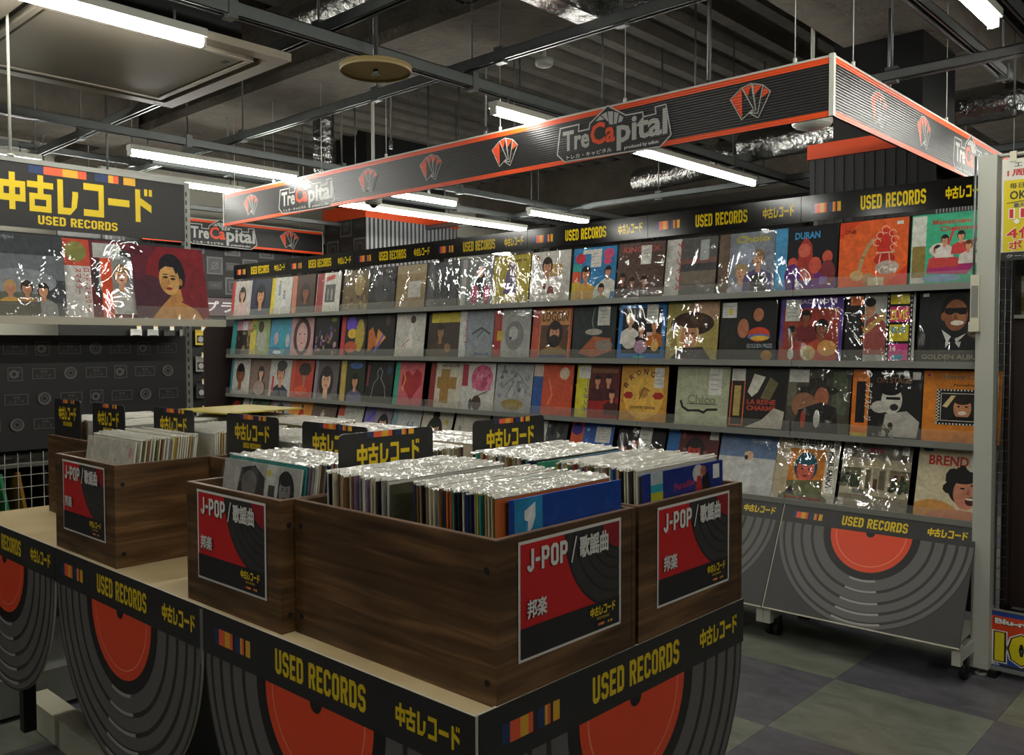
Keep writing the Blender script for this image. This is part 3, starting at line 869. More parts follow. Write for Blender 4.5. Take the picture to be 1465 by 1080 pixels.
# ------------------------------------------------------------------ record sleeves
SK, SK2, SK3 = '#c98f6c', '#8a5638', '#d9a98a'
def bust(pl, cx, cy, s, skin=SK, hair='#1d1613', cloth='#555', long=True, hat=None):
    if long: pl.disc(cx, cy - .06 * s, .34 * s, hair, .46 * s, 18)
    pl.poly([(cx - .62 * s, cy - 1.25 * s), (cx + .62 * s, cy - 1.25 * s), (cx + .55 * s, cy - .62 * s), (cx + .2 * s, cy - .42 * s), (cx - .2 * s, cy - .42 * s), (cx - .55 * s, cy - .62 * s)], cloth)
    pl.poly([(cx - .1 * s, cy - .52 * s), (cx + .1 * s, cy - .52 * s), (cx + .1 * s, cy - .1 * s), (cx - .1 * s, cy - .1 * s)], skin)
    pl.disc(cx, cy + .05 * s, .27 * s, hair, .34 * s, 16)
    pl.disc(cx, cy - .02 * s, .205 * s, skin, .275 * s, 16)
    pl.disc(cx, cy + .20 * s, .21 * s, hair, .12 * s, 14)
    if s > .3:
        for e in (-1, 1):
            pl.disc(cx + e * .08 * s, cy + .0 * s, .032 * s, '#1a1310', .018 * s, 8)
            pl.disc(cx + e * .08 * s, cy + .045 * s, .045 * s, hair, .01 * s, 8)
        pl.poly([(cx, cy), (cx + .025 * s, cy - .09 * s), (cx - .015 * s, cy - .09 * s)], '#a5704f')
        pl.disc(cx, cy - .15 * s, .06 * s, '#8e2f27', .02 * s, 8)
    if hat:
        pl.disc(cx, cy + .2 * s, .45 * s, hat, .07 * s, 16); pl.poly([(cx - .24 * s, cy + .2 * s), (cx + .24 * s, cy + .2 * s), (cx + .2 * s, cy + .48 * s), (cx - .2 * s, cy + .48 * s)], hat)
def figure(pl, cx, y0, h, skin=SK, hair='#1d1613', cloth='#555', legs=None):
    """small standing figure, h tall"""
    legs = legs or cloth
    pl.poly([(cx - .13 * h, y0), (cx + .13 * h, y0), (cx + .1 * h, y0 + .5 * h), (cx - .1 * h, y0 + .5 * h)], legs)
    pl.poly([(cx - .12 * h, y0 + .42 * h), (cx + .12 * h, y0 + .42 * h), (cx + .15 * h, y0 + .78 * h), (cx - .15 * h, y0 + .78 * h)], cloth)
    pl.disc(cx, y0 + .89 * h, .085 * h, hair, .11 * h, 12); pl.disc(cx, y0 + .87 * h, .06 * h, skin, .08 * h, 12)

def art(pl, spec):
    pl.rect(0, 0, 1, 1, spec[0])
    for op in spec[1:]:
        k = op[0]; a = op[1:]
        if k == 'R': pl.rect(*a)
        elif k == 'D': pl.disc(a[0], a[1], a[2], a[4], a[3], 24, *(a[5:] if len(a) > 5 else ()))
        elif k == 'P': pl.poly(a[0], a[1])
        elif k == 'L': pl.line(a[0], a[1], a[2])
        elif k == 'T': pl.text(a[0], a[1], a[2], a[3], a[4], w=(a[5] if len(a) > 5 else None), bold=.03, rot=(a[6] if len(a) > 6 else 0), align='L')
        elif k == 'O': pl.rect(a[0], 0, a[1], 1, a[2])                       # paper strip
        elif k == 'B': bust(pl, *a)
        elif k == 'F': figure(pl, *a)
        elif k == 'W':
            x, y = a[0], a[1]; w = a[2] if len(a) > 2 else .2; h = a[3] if len(a) > 3 else .3
            pl.rect(x, y, x + w, y + h, '#d9d8cf')
            for q in range(4): pl.rect(x + w * .12, y + h * (.2 + .18 * q), x + w * (.85 - .12 * (q % 2)), y + h * (.23 + .18 * q), '#8d8d88', False)
        elif k == 'C': pl.ring(a[0], a[1], a[2] - .012, a[2], '#e8b49a', 0, 300, 12)
        elif k == 'S':                                                        # scatter of small marks
            rs = random.Random(a[0]); n, x0, y0, x1, y1, cols, r = a[1:]
            for _ in range(n):
                pl.disc(rs.uniform(x0, x1), rs.uniform(y0, y1), r * rs.uniform(.5, 1.3), rs.choice(cols), r * rs.uniform(.5, 1.6), 9)

TS_ = .004
def sleeve_mesh(spec, side='y', size=.315, name='record'):
    """sleeve with its art; faces -y, origin at the middle of its bottom edge"""
    m = MB(); h = size / 2
    m.box(-h, h, -TS_ / 2, TS_ / 2, 0, size, 'printed_card', hx(spec[0]))
    pl = Plane(m, (-h, -TS_ / 2, 0), (1, 0, 0), (0, 0, 1), size, size, mat='cover_print', clip=(0, 0, 1, 1))
    art(pl, spec)
    return m

def film_me(mat, seed, w=.324, h=.327, amp=.0016, n=9, front=-.0052):
    rs = random.Random(seed); m = MB()
    g = [[None] * (n + 1) for _ in range(n + 1)]
    for i in range(n + 1):
        for j in range(n + 1):
            e = 0 if 0 < i < n and 0 < j < n else .0
            g[i][j] = (-w / 2 + w * i / n, front - rs.random() * amp, -.002 + h * j / n + (rs.uniform(-.002, .003) if j == n else 0))
    for i in range(n):
        for j in range(n):
            m.face([g[i][j], g[i + 1][j], g[i + 1][j + 1], g[i][j + 1]], mat, (1, 1, 1, 1), True)
    # weld for smooth shading
    ob = m.build('plastic_sleeve')
    me = ob.data; bpy.data.objects.remove(ob)
    import bmesh
    bm = bmesh.new(); bm.from_mesh(me); bmesh.ops.remove_doubles(bm, verts=bm.verts, dist=1e-5); bm.to_mesh(me); bm.free()
    return me
FILM = {'c': [film_me('clear_film', k, amp=.005) for k in range(5)], 't': [film_me('tight_film', 20 + k, amp=.0012) for k in range(4)]}

ALB = [
 # row one (top shelf), from the left end
 [('white cover with long-haired singer in pink and a red edge strip', 'c', ['#cfc6bf', ('O', 0, .16, '#c8473f'), ('B', .55, .62, .55, SK3, '#2b1a14', '#d7b9b4')]),
  ('dark blue portrait of a singer with short black hair', 't', ['#2b3348', ('B', .5, .55, .8, SK, '#0f0d10', '#2c3a5c')]),
  ('white cover with two small figures and a yellow edge strip', 't', ['#cfcfc6', ('O', 0, .2, '#cdbb2c'), ('F', .42, .5, .42, SK, '#222', '#8d99ad'), ('F', .65, .22, .42, SK, '#222', '#8e9ab0', '#ddd')]),
  ('brown portrait with a salmon edge strip', 't', ['#4c3429', ('O', 0, .2, '#c98167'), ('B', .6, .55, .62, '#8e5237', '#20130e', '#3b3440')]),
  ('white cover with a small black and white group photo and a red strip', 't', ['#cfcbc0', ('O', .02, .3, '#9a2b2b'), ('R', .38, .25, .8, .7, '#55534f'), ('F', .5, .3, .32, '#aaa', '#222', '#888'), ('F', .66, .3, .32, '#aaa', '#222', '#999'), ('P', [(.4, .78), (.75, .84), (.75, .95), (.4, .89)], '#c43b33')]),
  ('golden brown sepia cover with a crowd scene', 'c', ['#6d5a33', ('S', 5, 26, .05, .05, .95, .45, ['#3a2a18', '#8a6a3a', '#54371c', '#a58a52'], .05), ('D', .65, .62, .2, .25, '#a38c4e')]),
  ('black and silver cover glaring under crumpled wrap', 'c', ['#1d1e20', ('D', .5, .5, .3, .34, '#34363a'), ('S', 9, 9, .1, .6, .9, .95, ['#55585c', '#2b2d30'], .07)]),
  ('tan cover with a blank pale square in the middle', 'c', ['#a28a62', ('R', .42, .25, .85, .62, '#d0ccc1'), ('R', 0, .8, 1, 1, '#b8a681')]),
  ('plain grey cover under crumpled glaring wrap', 'c', ['#3d4043', ('R', .05, .0, .25, 1, '#55595c'), ('D', .6, .5, .22, .3, '#2c2f32')]),
  ('grey cover with a black seated figure in magenta boots', 'c', ['#7c7d7c', ('O', .08, .22, '#b9b8b2'), ('P', [(.4, .1), (.9, .1), (.75, .65), (.52, .65)], '#17161a'), ('D', .5, .22, .12, .2, '#a61f50'), ('D', .85, .22, .1, .2, '#a61f50'), ('D', .63, .7, .09, .11, SK)]),
  ('mustard yellow cover with a faint purple figure', 'c', ['#b3a32a', ('P', [(.3, .2), (.68, .2), (.6, .72), (.38, .72)], '#6f6380'), ('D', .5, .72, .13, .14, '#7d6a5e'), ('R', .1, .86, .9, .9, '#8a7d20')]),
  ('white cover with a dark-haired man in a white jacket', 'c', ['#c9c6bc', ('R', .5, .5, .8, .74, '#b9975a'), ('B', .42, .7, .5, SK, '#2a1a12', '#ded9cf', False), ('D', .15, .88, .06, .05, '#9a7a55'), ('S', 12, 7, .35, .1, .7, .35, ['#8a4b44', '#c7beb2'], .05)]),
  ('bright blue collage cover with pink badges and yellow corner', 'c', ['#2e82b8', ('R', 0, .02, .2, .34, '#cdb92b'), ('R', 0, .34, .2, .55, '#d65a35'), ('R', 0, .55, .2, .7, '#38a39a'), ('D', .17, .8, .12, .1, '#c73346'), ('D', .82, .86, .12, .1, '#cf4f7c'), ('D', .8, .72, .1, .06, '#cf4f7c'), ('B', .32, .5, .42, SK, '#231712', '#caa04a', False), ('B', .83, .52, .3, SK, '#231712', '#d8d2c8', False), ('D', .72, .12, .2, .2, '#d5d7cc'), ('B', .7, .2, .28, SK, '#231712', '#8aa07c', False), ('R', .22, .88, .45, .96, '#e2ddd2'), ('W', .42, .62, .24, .34)]),
  ('brown cover with red outlined title and four small faces', 'c', ['#5d463f', ('T', 'KINGDEX', .1, .83, .1, '#b8574e', .8), ('B', .12, .36, .28, '#9a6a52', '#2a1a16', '#3d2e2c', False), ('B', .34, .28, .28, '#9a6a52', '#2a1a16', '#3d2e2c', False), ('B', .6, .3, .28, '#9a6a52', '#2a1a16', '#3d2e2c', False), ('W', .5, .6, .22, .34)]),
  ('silver grey blurred landscape cover with a white strip of red lettering', 'c', ['#5e5d5b', ('R', .3, .55, 1, .64, '#8a5b55'), ('R', .3, .2, 1, .42, '#7d7262'), ('R', .3, .42, 1, .55, '#46454a'), ('O', 0, .3, '#d5d3cc'), ('T', 'デンジャラス', .22, .95, .13, '#c23b32', .85, -90), ('R', .68, .6, .85, .95, '#b5bcb8')]),
  ('grey cover with pale portraits and yellow scrawled title', 'c', ['#8d94a0', ('O', 0, .2, '#75604f'), ('T', 'Cholo', .3, .83, .12, '#c9bd3a', .6), ('B', .42, .34, .42, SK3, '#b59a6a', '#b9b6c4', False), ('B', .72, .55, .42, SK3, '#9a7a52', '#6a5d8a', False), ('R', .6, .02, .88, .3, '#2c2c2e'), ('D', .5, .65, .16, .18, '#a6b0c0')]),
  ('black cover with red and purple figures, blue strip and sky-blue title', 't', ['#15141a', ('O', 0, .2, '#4a97c4'), ('D', .6, .1, .42, .18, '#6a2a80'), ('P', [(.35, .15), (.65, .15), (.6, .7), (.5, .85), (.4, .7)], '#a8352f'), ('D', .48, .62, .1, .11, '#d0614c'), ('D', .3, .42, .08, .1, '#c9553f'), ('D', .66, .38, .1, .13, '#c9553f'), ('D', .85, .5, .08, .1, '#c9553f'), ('D', .3, .22, .13, .2, '#5c2a7a'), ('D', .86, .25, .12, .2, '#7e2f36'), ('T', 'DURAN', .32, .8, .11, '#3f9ad0', .4), ('R', .74, .08, .86, .2, '#8a6aa5')]),
  ('bright orange cover with a saxophone and curling ribbons', 't', ['#e0622a', ('P', [(0, .62), (0, .75), (.3, .97), (.42, 1), (0, 1)], '#d2451f'), ('P', [(.7, .02), (1, .02), (1, .3)], '#d93a22'), ('L', [(.3, .2), (.36, .45), (.44, .62), (.5, .7)], .06, '#b9976a'), ('D', .28, .18, .1, .08, '#caa66e'), ('D', .45, .12, .08, .1, '#b08255'),
    ('D', .68, .66, .13, .2, '#c8301f'), ('D', .68, .4, .15, .1, '#b52a1c'), ('D', .72, .28, .17, .1, '#b9a99a'), ('C', .56, .66, .06), ('C', .6, .76, .055), ('C', .68, .84, .06), ('C', .78, .78, .055), ('C', .82, .68, .06), ('C', .8, .57, .05), ('L', [(.55, .5), (.82, .5)], .02, '#e8b49a'), ('L', [(.6, .34), (.62, .48)], .015, '#e8b49a'), ('L', [(.76, .34), (.74, .48)], .015, '#e8b49a'), ('S', 15, 14, .56, .22, .84, .32, ['#d8cbc0', '#a89a90', '#e8e0d8'], .025), ('R', .84, .9, .93, .95, '#e5dfd0'), ('R', .45, .02, .68, .14, '#cdbf9e'), ('T', 'ONE', .08, .82, .06, '#8a2a18')]),
  ('mint green holiday cover with joyful singers riding a magenta sleigh', 't', ['#3fae85', ('R', .01, .02, .2, .98, '#cfd0c4'), ('R', .02, .1, .2, .55, '#8d7a3e'), ('T', 'Mainstream', .28, .84, .075, '#b04c3a', .5), ('T', 'Christmas', .38, .74, .075, '#b04c3a', .5),
    ('P', [(.22, .15), (.75, .12), (.95, .42), (.6, .28), (.25, .36)], '#a82d6c'), ('D', .42, .08, .25, .05, '#7d9fc0'), ('D', .4, .48, .15, .1, '#d8c9b8'), ('D', .72, .5, .16, .1, '#d8c9b8'), ('D', .55, .3, .14, .07, '#c9443f'), ('D', .8, .34, .1, .05, '#caa050'),
    ('B', .36, .48, .2, SK, '#1d1613', '#c9443f', False), ('B', .45, .62, .2, SK, '#1d1613', '#d8d0c8', False), ('B', .66, .66, .2, SK, '#1d1613', '#c9443f', False), ('B', .76, .52, .2, SK, '#5a3a20', '#d8d0c8', False), ('L', [(.5, .55), (.57, .78)], .03, '#c9443f'), ('L', [(.8, .58), (.95, .62)], .03, '#c9443f'), ('R', .86, .82, .95, .94, '#1d4a3a')])],
 # row two
 [('teal and pink edged cover with a dark crowd', 't', ['#2c2622', ('O', 0, .25, '#3d8f8a'), ('R', .25, .7, 1, 1, '#c58aa0'), ('S', 31, 14, .3, .05, .95, .65, ['#6a3a4a', '#8a7a5a', '#1a1614'], .07), ('R', .55, .7, .8, .95, '#ddd')]),
  ('green and yellow cover with a pale figure', 't', ['#8ea06a', ('R', .0, .0, .3, 1, '#c9b84a'), ('D', .6, .4, .28, .3, '#a9ab9c'), ('D', .55, .78, .14, .16, '#3a2a1c'), ('S', 33, 8, .0, .5, .3, 1, ['#c9553a', '#4a8a4a'], .05)]),
  ('sea blue cover with two pale figures', 't', ['#3f93b3', ('R', 0, 0, 1, .2, '#2a6f96'), ('O', .55, .75, '#2f9aa0'), ('D', .3, .45, .1, .18, '#b9a0a0'), ('D', .85, .4, .1, .18, '#a9b0b8'), ('D', .4, .08, .2, .05, '#cfe2e6')]),
  ('soft pink close-up face with long dark hair', 't', ['#b98d90', ('D', .5, .5, .38, .5, '#3c2a2c'), ('D', .5, .48, .24, .38, '#c9a09c'), ('D', .4, .56, .04, .015, '#2a1c1c'), ('D', .6, .56, .04, .015, '#2a1c1c'), ('D', .5, .32, .06, .02, '#9a5a5c')]),
  ('dark multicoloured stage crowd cover', 't', ['#161418', ('S', 41, 30, .05, .05, .95, .75, ['#7a5a8a', '#8a6a4a', '#3a3a6a', '#aa8a8a', '#2c2a30', '#5a3a3a'], .055), ('D', .8, .9, .12, .05, '#6a7a2a')]),
  ('dark cover with a red lettered strip and violet rainbow shine', 't', ['#1d1a20', ('O', 0, .16, '#b0303a'), ('D', .4, .78, .2, .18, '#5a3ac0'), ('D', .45, .55, .18, .12, '#d0a82c'), ('D', .75, .5, .18, .4, '#a89438'), ('D', .42, .22, .25, .14, '#b5502c')]),
  ('black cover with orange flame shapes and blue streak', 't', ['#151419', ('P', [(.05, .1), (.4, .3), (.2, .7), (.05, .6)], '#b5652c'), ('P', [(.3, .1), (.7, .45), (.4, .65)], '#c98a3a'), ('L', [(.3, .1), (.6, .5)], .05, '#4a4ad0'), ('D', .75, .85, .08, .12, '#4a3438')]),
  ('plain white cover with a slim figure sitting sideways in white', 't', ['#c2bfb4', ('L', [(.55, .75), (.5, .4), (.2, .22)], .07, '#d9d6cb'), ('D', .58, .85, .09, .09, '#4a3a30'), ('P', [(.38, .2), (.6, .2), (.6, .7), (.48, .68)], '#d8d5cc'), ('L', [(.48, .4), (.22, .22)], .03, '#a9745a'), ('T', 'J', .8, .36, .1, '#555')]),
  ('yellow topped cover with a dark bearded man holding a pipe', 't', ['#3a2c20', ('R', .08, .76, 1, .98, '#c9b83a'), ('B', .4, .55, .5, '#8e6a4a', '#241a12', '#4a3626', False), ('D', .65, .2, .1, .1, '#8e6a4a')]),
  ('grey sky cover with a gliding bird and a white strip', 't', ['#8a9196', ('O', 0, .2, '#cfcfc8'), ('T', 'フライト', .14, .85, .1, '#b34a44', .6, -90), ('L', [(.4, .5), (.65, .62), (.9, .5)], .05, '#4a5258'), ('L', [(.55, .42), (.75, .6)], .035, '#5a6268'), ('T', 'Bird', .5, .04, .06, '#3c5580', .4)]),
  ('silver white cover with a curled grey animal and a red yellow strip', 'c', ['#b5b5b0', ('O', 0, .22, '#b23330'), ('P', [(.1, .35), (.25, .35), (.25, .55), (.1, .55)], '#d8b52c'), ('D', .58, .45, .26, .3, '#8a8a88'), ('D', .55, .5, .12, .14, '#c9c9c4'), ('D', .48, .4, .03, .03, '#333')]),
  ('reddish cover with a bearded man leaning forward below tall letters', 't', ['#b5503a', ('R', .2, .03, .95, .97, '#c98a4a'), ('R', .22, .05, .93, .65, '#5a3a26'), ('T', 'LOGGIN', .24, .72, .2, '#6f4a24', .66), ('B', .58, .5, .6, SK, '#22160f', '#8a6a3a', True), ('D', .58, .33, .14, .13, '#22160f'), ('R', .22, .0, .93, .06, '#3a4a7a')]),
  ('dark green cover with an orange sea creature and a white tag', 't', ['#27302f', ('P', [(.15, .1), (.5, .42), (.9, .38), (.95, .15), (.5, .02)], '#a85c3c'), ('D', .5, .5, .2, .06, '#b0a79a'), ('L', [(.5, .95), (.45, .7), (.5, .55)], .02, '#7a8a85'), ('D', .75, .25, .2, .1, '#8a7f72'), ('W', .58, .62, .28, .36)]),
  ('cobalt blue framed cover with a dark collage of musicians', 't', ['#1d6fb0', ('R', .08, .1, .92, .92, '#15171c'), ('B', .25, .7, .34, SK3, '#c9b98a', '#d8d5cc', False), ('B', .5, .55, .32, SK, '#2a1a16', '#1d1a1a', False), ('B', .78, .6, .3, '#c98a5a', '#3a2016', '#b5651c', False), ('D', .25, .3, .15, .12, '#cfcac0'), ('D', .5, .22, .14, .12, '#b08aa0'), ('D', .8, .24, .08, .1, '#c9a05a'), ('R', .62, .42, .74, .48, '#d9b0a0'), ('W', .6, .64, .24, .34), ('R', .35, .02, .6, .05, '#3ab08a')]),
  ('olive cover with a laughing blond singer in a wide brown hat', 'c', ['#a89a52', ('D', .72, .82, .3, .2, '#c9a382'), ('D', .5, .62, .42, .2, '#3a241c', 20), ('D', .42, .42, .22, .28, '#d9c27a'), ('D', .45, .4, .16, .24, '#c98f6c'), ('D', .45, .3, .07, .035, '#f0e4da'), ('D', .39, .45, .03, .015, '#222'), ('D', .52, .45, .03, .015, '#222'), ('D', .5, .66, .3, .12, '#4a2e22'), ('P', [(.1, 0), (.9, 0), (.72, .22), (.3, .2)], '#3a3438')]),
  ('black cover with faces on black and a golden round prize badge', 't', ['#1c1d1e', ('D', .42, .52, .1, .16, '#b07050'), ('D', .68, .74, .09, .11, '#b07050'), ('D', .7, .42, .19, .12, '#c9452c'), ('D', .7, .38, .2, .05, '#5a6ab0'), ('D', .72, .36, .16, .04, '#d9b23a'), ('T', 'GOLDEN PRIZE', .5, .2, .07, '#8d98a0', .44), ('D', .85, .08, .1, .08, '#a8752c'), ('W', .03, .7, .26, .25), ('D', .18, .8, .04, .04, '#d9c22a')]),
  ('purple bordered red cover with several young singers', 'c', ['#5a3f94', ('R', .05, .03, .95, .82, '#9a3a2c'), ('T', 'JACK BOYS', .3, .87, .09, '#c9b9d0', .6), ('B', .2, .42, .34, SK2, '#1a1210', '#a03a2a', False), ('B', .42, .68, .3, SK2, '#1a1210', '#7a2a30', False), ('B', .68, .5, .4, SK2, '#1a1210', '#c9503a', False), ('D', .78, .2, .15, .12, '#d9a05a'), ('D', .48, .12, .12, .12, '#c9b07a'), ('W', .08, .62, .24, .34), ('D', .2, .1, .05, .09, '#d8d8d0')]),
  ('film strip cover with bright yellow and pink frames reading ELVIS', 'c', ['#b5b5ac', ('O', 0, .28, '#1d1b1a'), ('R', .06, .84, .26, .98, '#d9702c'), ('T', 'ビデオ', .24, .7, .16, '#d9702c', .45, -90), ('P', [(.28, .1), (.6, .1), (.6, .55), (.45, .72), (.3, .6)], '#a85a52'), ('L', [(.3, .45), (.55, .68)], .08, '#c9a25a'), ('D', .36, .8, .07, .12, SK), ('D', .36, .88, .08, .07, '#1a1412'), ('R', .6, 0, .97, 1, '#161515'),
    ('R', .65, .84, .92, .99, '#dccb2c'), ('R', .65, .58, .92, .8, '#d93a6c'), ('R', .65, .3, .92, .54, '#dccb2c'), ('R', .65, .02, .92, .26, '#cf3f8a'), ('T', 'ELVIS', .67, .61, .15, '#efdc4a', .23), ('T', 'BLUE', .68, .42, .09, '#3a9ac0', .2), ('T', '14', .67, .15, .08, '#f0eee4', .08), ('R', .7, .03, .85, .1, '#3a9ac0')] + [('R', x, y, x + .018, y + .03, '#c9c9c4') for x in (.615, .94) for y in [.03 + .07 * q for q in range(14)]]),
  ('black cover with a smiling man in dark glasses and a bow tie', 't', ['#1f2021', ('D', .47, .74, .19, .22, '#0f0b0a'), ('D', .48, .66, .155, .22, SK2), ('D', .52, .62, .09, .1, '#a06a48'), ('R', .34, .69, .62, .76, '#0a0909'), ('D', .4, .715, .065, .05, '#0a0909'), ('D', .56, .715, .065, .05, '#0a0909'), ('P', [(.47, .7), (.51, .6), (.45, .6)], '#7a4a30'), ('D', .5, .55, .085, .035, '#eadfd2'), ('P', [(.3, .46), (.43, .36), (.38, .27)], '#d8d8d2'), ('P', [(.62, .4), (.48, .33), (.5, .27)], '#d8d8d2'), ('P', [(.36, .2), (.42, .28), (.36, .29)], '#cfcfca'), ('P', [(.54, .2), (.48, .28), (.56, .29)], '#cfcfca'), ('D', .76, .42, .13, .09, '#5a4a3a'), ('S', 4, 8, .68, .36, .86, .48, ['#7a6a52', '#3a3026'], .03), ('D', .32, .64, .03, .06, SK2), ('T', 'GOLDEN ALBUM', .05, .04, .07, '#8a7f6c', .8), ('R', .04, .93, .12, .98, '#d5d5cf')])],
 # row three
 [('teal edged portrait of a tanned singer with short hair', 't', ['#c9c6bc', ('O', 0, .12, '#2f8f9a'), ('B', .52, .55, .85, '#8a5636', '#14100f', '#b8b5b0', False)]),
  ('brown cover with a girl in a pale dress crouching', 't', ['#7c665c', ('B', .55, .62, .5, SK3, '#1a1413', '#4a3a40'), ('D', .5, .2, .28, .2, '#a08a80')]),
  ('white cover with a face in a woolly cap and red scarf', 't', ['#bdbab4', ('B', .52, .62, .72, SK, '#2b2b2c', '#2a3146', False), ('D', .55, .84, .24, .14, '#3a3a3c'), ('R', .12, .1, .22, .55, '#b03a30')]),
  ('red cover with a singer in a wide hat', 't', ['#b5382a', ('D', .6, .75, .28, .18, '#2a1a1c'), ('B', .6, .55, .5, '#b56a4a', '#2a1614', '#a82a20', False), ('D', .5, .2, .3, .12, '#d0502c'), ('O', 0, .15, '#c24a3a')]),
  ('grey lilac close portrait of a singer with soft bangs', 't', ['#5e565c', ('B', .5, .5, .9, SK3, '#241c20', '#756a72'), ('O', 0, .12, '#8d8894')]),
  ('dark green cover with a kimono figure and a yellow strip', 't', ['#26321f', ('O', .05, .25, '#c2a455'), ('B', .62, .5, .5, SK, '#17120f', '#5a5a7c'), ('D', .65, .88, .25, .08, '#3f5fa5')]),
  ('black cover with a chalk outline of a figure', 't', ['#17181b', ('L', [(.5, .85), (.4, .75), (.45, .6), (.3, .45), (.25, .15)], .02, '#8a8d92'), ('L', [(.5, .85), (.6, .75), (.55, .6), (.72, .4), (.78, .15)], .02, '#8a8d92'), ('D', .85, .8, .1, .1, '#1d3a5a'), ('R', .04, .4, .1, .9, '#8a2a3a')]),
  ('pink cover with a red heart and a teal strip', 't', ['#c95f6a', ('O', 0, .16, '#2f9a80'), ('P', [(.6, .12), (.25, .5), (.28, .75), (.48, .8), (.6, .68), (.75, .85), (.92, .75), (.95, .5)], '#a8242f'), ('L', [(.3, .35), (.38, .6), (.32, .75)], .03, '#d0b03a')]),
  ('cream cover with a large ochre cross and a red edge', 't', ['#c9c2ae', ('O', 0, .18, '#8a2a2c'), ('R', .35, .1, .62, .85, '#a07a3a'), ('R', .24, .42, .85, .68, '#a07a3a'), ('T', 'RATION LINE', .35, .9, .05, '#333', .55)]),
  ('white cover with a large pink peony and a red label', 't', ['#c9c7c0', ('R', .02, .5, .2, .97, '#a83240'), ('D', .62, .68, .32, .28, '#c8607c'), ('S', 51, 26, .36, .46, .88, .92, ['#d98aa0', '#b04a68', '#cf7590'], .05), ('D', .5, .15, .14, .16, '#4a3430'), ('D', .32, .12, .05, .12, '#35402c'), ('L', [(.5, .3), (.8, .4)], .02, '#4a5a3a')]),
  ('white cover with grey ink drawing and a yellow brown fish', 't', ['#a9aaa8', ('S', 53, 30, .1, .3, .9, .95, ['#8a8c8d', '#b9bab8', '#6d6f72', '#9fa3a5'], .05), ('D', .5, .16, .3, .11, '#a08748'), ('L', [(.2, .5), (.6, .8), (.85, .55)], .015, '#4d4f50'), ('L', [(.3, .3), (.5, .62)], .012, '#4d4f50')]),
  ('salmon orange cover with a round stamp and a blue edge strip', 't', ['#c8502f', ('O', 0, .24, '#2b5596'), ('R', 0, .75, .24, 1, '#c9b8a8'), ('D', .78, .82, .12, .12, '#d9c2a8'), ('L', [(.4, .2), (.5, .4), (.4, .7)], .03, '#d8876a')]),
  ('dark red group cover with a bright yellow lettered strip', 't', ['#5c1f1d', ('R', .0, 0, 1, .4, '#9a1f1c'), ('O', 0, .3, '#d0c52c'), ('T', 'ステーションズ', .2, .92, .13, '#2b4f9c', .8, -90), ('B', .5, .7, .3, SK, '#2a1512', '#4a1a18', False), ('B', .75, .72, .3, SK, '#2a1512', '#4a1a18', False), ('B', .85, .45, .3, SK, '#2a1512', '#4a1a18', False), ('R', .35, .85, .95, .93, '#8a5a3a'), ('W', .05, .74, .27, .24)]),
  ('golden yellow circle cover with a bucking horse and arched letters', 't', ['#c8913a', ('D', .5, .47, .43, .44, '#e0b04e'), ('T', 'B', .12, .58, .1, '#5a2a1c', .09, 50), ('T', 'R', .22, .72, .1, '#5a2a1c', .09, 34), ('T', 'O', .34, .81, .1, '#5a2a1c', .09, 14), ('T', 'N', .48, .84, .1, '#5a2a1c', .09, -4), ('T', 'C', .62, .81, .1, '#5a2a1c', .09, -20), ('P', [(.06, .46), (.12, .4), (.24, .4), (.28, .46), (.24, .52), (.12, .52)], '#a8241f'), ('P', [(.7, .46), (.75, .4), (.88, .4), (.94, .46), (.88, .52), (.75, .52)], '#a8241f'), ('D', .5, .5, .1, .09, '#b5853a'), ('L', [(.42, .4), (.5, .6), (.62, .55)], .03, '#8a5c26'), ('T', 'COUNTRY REVIVAL', .22, .22, .05, '#5a3a1c', .56), ('W', .72, .6, .2, .36)]),
  ('pale sage green cover with an embossed black script logo', 't', ['#b0b495', ('L', [(.1, .4), (.14, .3), (.25, .24), (.45, .25), (.55, .22), (.62, .27), (.8, .28)], .04, '#26261f'), ('T', 'Chico', .22, .36, .16, '#8a8d72', .55), ('L', [(.22, .36), (.8, .36)], .012, '#3a3a30'), ('W', .62, .52, .24, .45)]),
  ('black cover with a white profile face and orange red lettering', 't', ['#161615', ('R', .02, .02, .26, .85, '#1d1b18'), ('L', [(.03, .05), (.03, .85), (.26, .85), (.26, .05), (.03, .05)], .02, '#d0652a'), ('W', .02, .78, .24, .2), ('P', [(.32, .6), (.42, .9), (.62, .85), (.5, .6), (.4, .52)], '#d5d0c0'), ('P', [(.55, .5), (.7, .85), (.85, .75), (.72, .48)], '#6a6440'), ('T', 'LA REINE', .32, .4, .08, '#b5402a', .5), ('T', 'CHARME', .32, .3, .08, '#b5402a', .5), ('P', [(.3, .02), (.95, .02), (.98, .3), (.8, .35), (.6, .15)], '#b9b3a3'), ('R', .08, .2, .2, .7, '#b8a05a')]),
  ('brown outdoor photo cover of a man in a wide brim hat', 'c', ['#4c463a', ('R', 0, .4, .15, 1, '#6d6a58'), ('R', .72, .3, .95, .95, '#55604a'), ('D', .5, .66, .32, .08, '#2c2a22'), ('R', .36, .66, .62, .85, '#2c2a22'), ('D', .56, .56, .11, .15, '#b0684a'), ('D', .28, .42, .2, .2, '#9a6a4c'), ('P', [(.1, .0), (.85, 0), (.8, .4), (.55, .48), (.2, .35)], '#1c1a1a'), ('D', .28, .2, .04, .14, '#b0382a'), ('D', .5, .22, .05, .14, '#c0beb4'), ('W', .02, .78, .32, .2)]),
